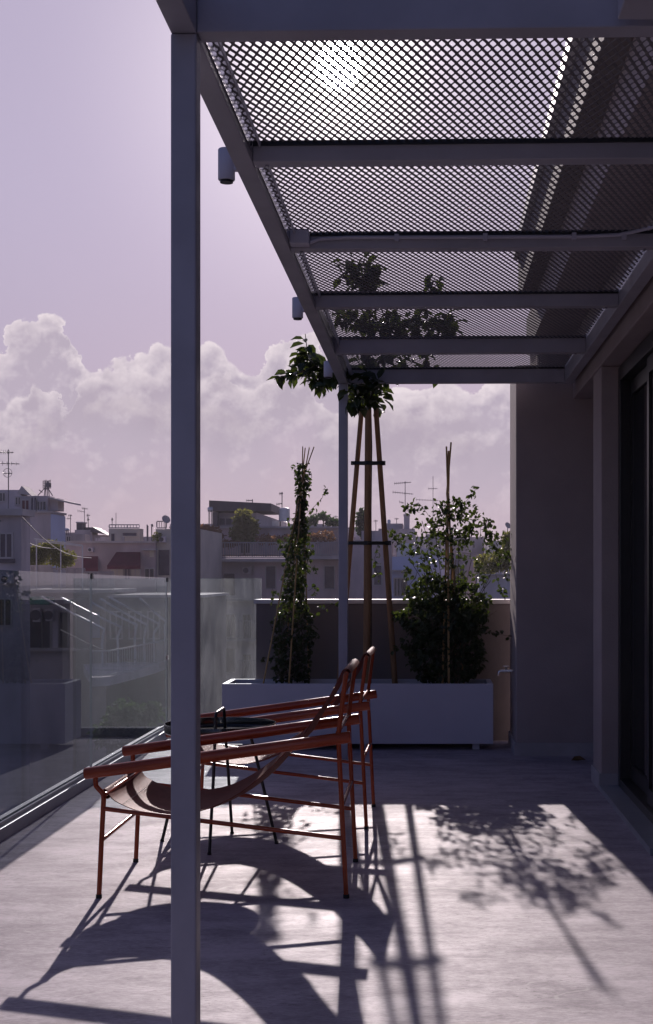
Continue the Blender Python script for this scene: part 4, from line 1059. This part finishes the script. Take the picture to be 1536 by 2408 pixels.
antenna('faint tall antenna just left of the bushy vine canes', 1018.5, 1120, 1260, 112, [(1007, 1029, 1149, 4, 0), (978, 1031, 1175, 8, 2)], .024)
antenna('tiny antenna on the grey rooftops right of the stakes', 933, 1219, 1243, 104, [(928, 938, 1220, 3, 0)], .025)
bx(1040, 1110, 1262, 1300, 118, 6, 'greywall', 'penthouse', I3)
J = building('low brownish building with a pale parapet right of the bushy vine', 70, 1050, 1200)
body(1052.3, 1126, 1303, 76, 8, 'pinkwall', J); body(1126.3, 1300, 1353, 70, 5, 'palewall', J); bx(1125, 1302, 1350, 1352.8, 69.8, 5.3, 'slab', 'parapet', J)
window(1070, 1092, 1330, 1380, 76, J)
bush('sunlit yellowish green hedge behind the bushy vine, against the end wall', 'bush', [(1150, 1325, 34, 20), (1185, 1318, 26, 24), (1195, 1275, 12, 26), (1215, 1320, 20, 28)], 72, 560, .2)
dish('small satellite dish at the edge of the end wall', 1194, 1236, 8, 90, 1262)
crown_tree('thin dark conifer behind the timber stakes', 852, 1228, 11, 36, 97, 900, .28)
K = building('distant pale buildings on the skyline right of the stakes', 150, 960, 1200)
for (x0_, x1_, y_, Yk, m_) in ((965, 1000, 1262, 150, 'palewall'), (1001, 1046, 1256, 156, 'greywall'), (1060, 1100, 1270, 150, 'palewall'), (1102, 1140, 1263, 160, 'pinkwall'), (1150, 1182, 1272, 150, 'palewall'), (1184, 1240, 1266, 158, 'greywall')): body(x0_, x1_, y_, Yk, 10, m_, K)
for x_ in (972, 985, 1010, 1030, 1068, 1085, 1112, 1160): window(x_, x_+5, 1280, 1288, 150, K, 'shutter', 'slab', 0)
K2 = building('distant roofs on the skyline left of the slim vine', 150, 100, 470)
for (x0_, x1_, y_, Yk, m_) in ((140, 176, 1252, 150, 'pinkwall'), (246, 262, 1260, 150, 'palewall'), (329, 372, 1262, 155, 'greywall'), (400, 500, 1232, 150, 'palewall'), (676, 760, 1232, 152, 'greywall'), (760, 850, 1240, 158, 'pinkwall')): body(x0_, x1_, y_, Yk, 10, m_, K2)

K3 = building('small cluttered rooftop rooms behind the timber stakes, left of the conifer', 118, 824, 850)
for (x0_, x1_, y_, Yk, m_) in ((800, 832, 1262, 118, 'pinkwall'), (833, 846, 1250, 120, 'palewall'), (856, 874, 1256, 118, 'greywall'), (876, 890, 1248, 122, 'pinkwall')): body(x0_, x1_, y_, Yk, 4, m_, K3)
window(808, 816, 1268, 1278, 118, K3, 'shutter', 'slab', 0); window(860, 866, 1261, 1269, 118, K3, 'shutter', 'slab', 0)
for (x_, yt_, yb_) in ((744, 1206, 1240), (790, 1212, 1240), (838, 1222, 1250), (884, 1222, 1248), (1072, 1240, 1270), (1130, 1236, 1263), (150, 1222, 1252), (418, 1206, 1232)):
    antenna('faint small antenna standing on a distant skyline roof', x_, yt_, yb_, 151 if x_ not in (838, 884) else 121, [(x_-5, x_+5, yt_+3, 3, 0)], .03)
ac_unit(376, 392, 1262, 1276, 84.4, E); ac_unit(210, 222, 1288, 1298, 84, E)
bush('small green shrub in the corner of the pinkish roof terrace beside the satellite dish', 'bush', [(372, 1262, 8, 9)], 84.1, 160, .16)

# ------------------------------------------------------------------ the air over the city
def haze():
    m = bpy.data.materials.new('haze_air'); m.use_nodes = True; nt = m.node_tree; nt.nodes.clear()
    o = nt.nodes.new('ShaderNodeOutputMaterial'); v = nt.nodes.new('ShaderNodeVolumePrincipled')
    v.inputs['Color'].default_value = (.90, .84, .93, 1); v.inputs['Density'].default_value = HAZE; v.inputs['Anisotropy'].default_value = .25
    nt.links.new(v.outputs[0], o.inputs['Volume'])
    h = MB().box((-3050, -620, -22), (3050, 5050, 21)).build('haze', m); h['kind'] = 'stuff'
HAZE = .0004
haze()
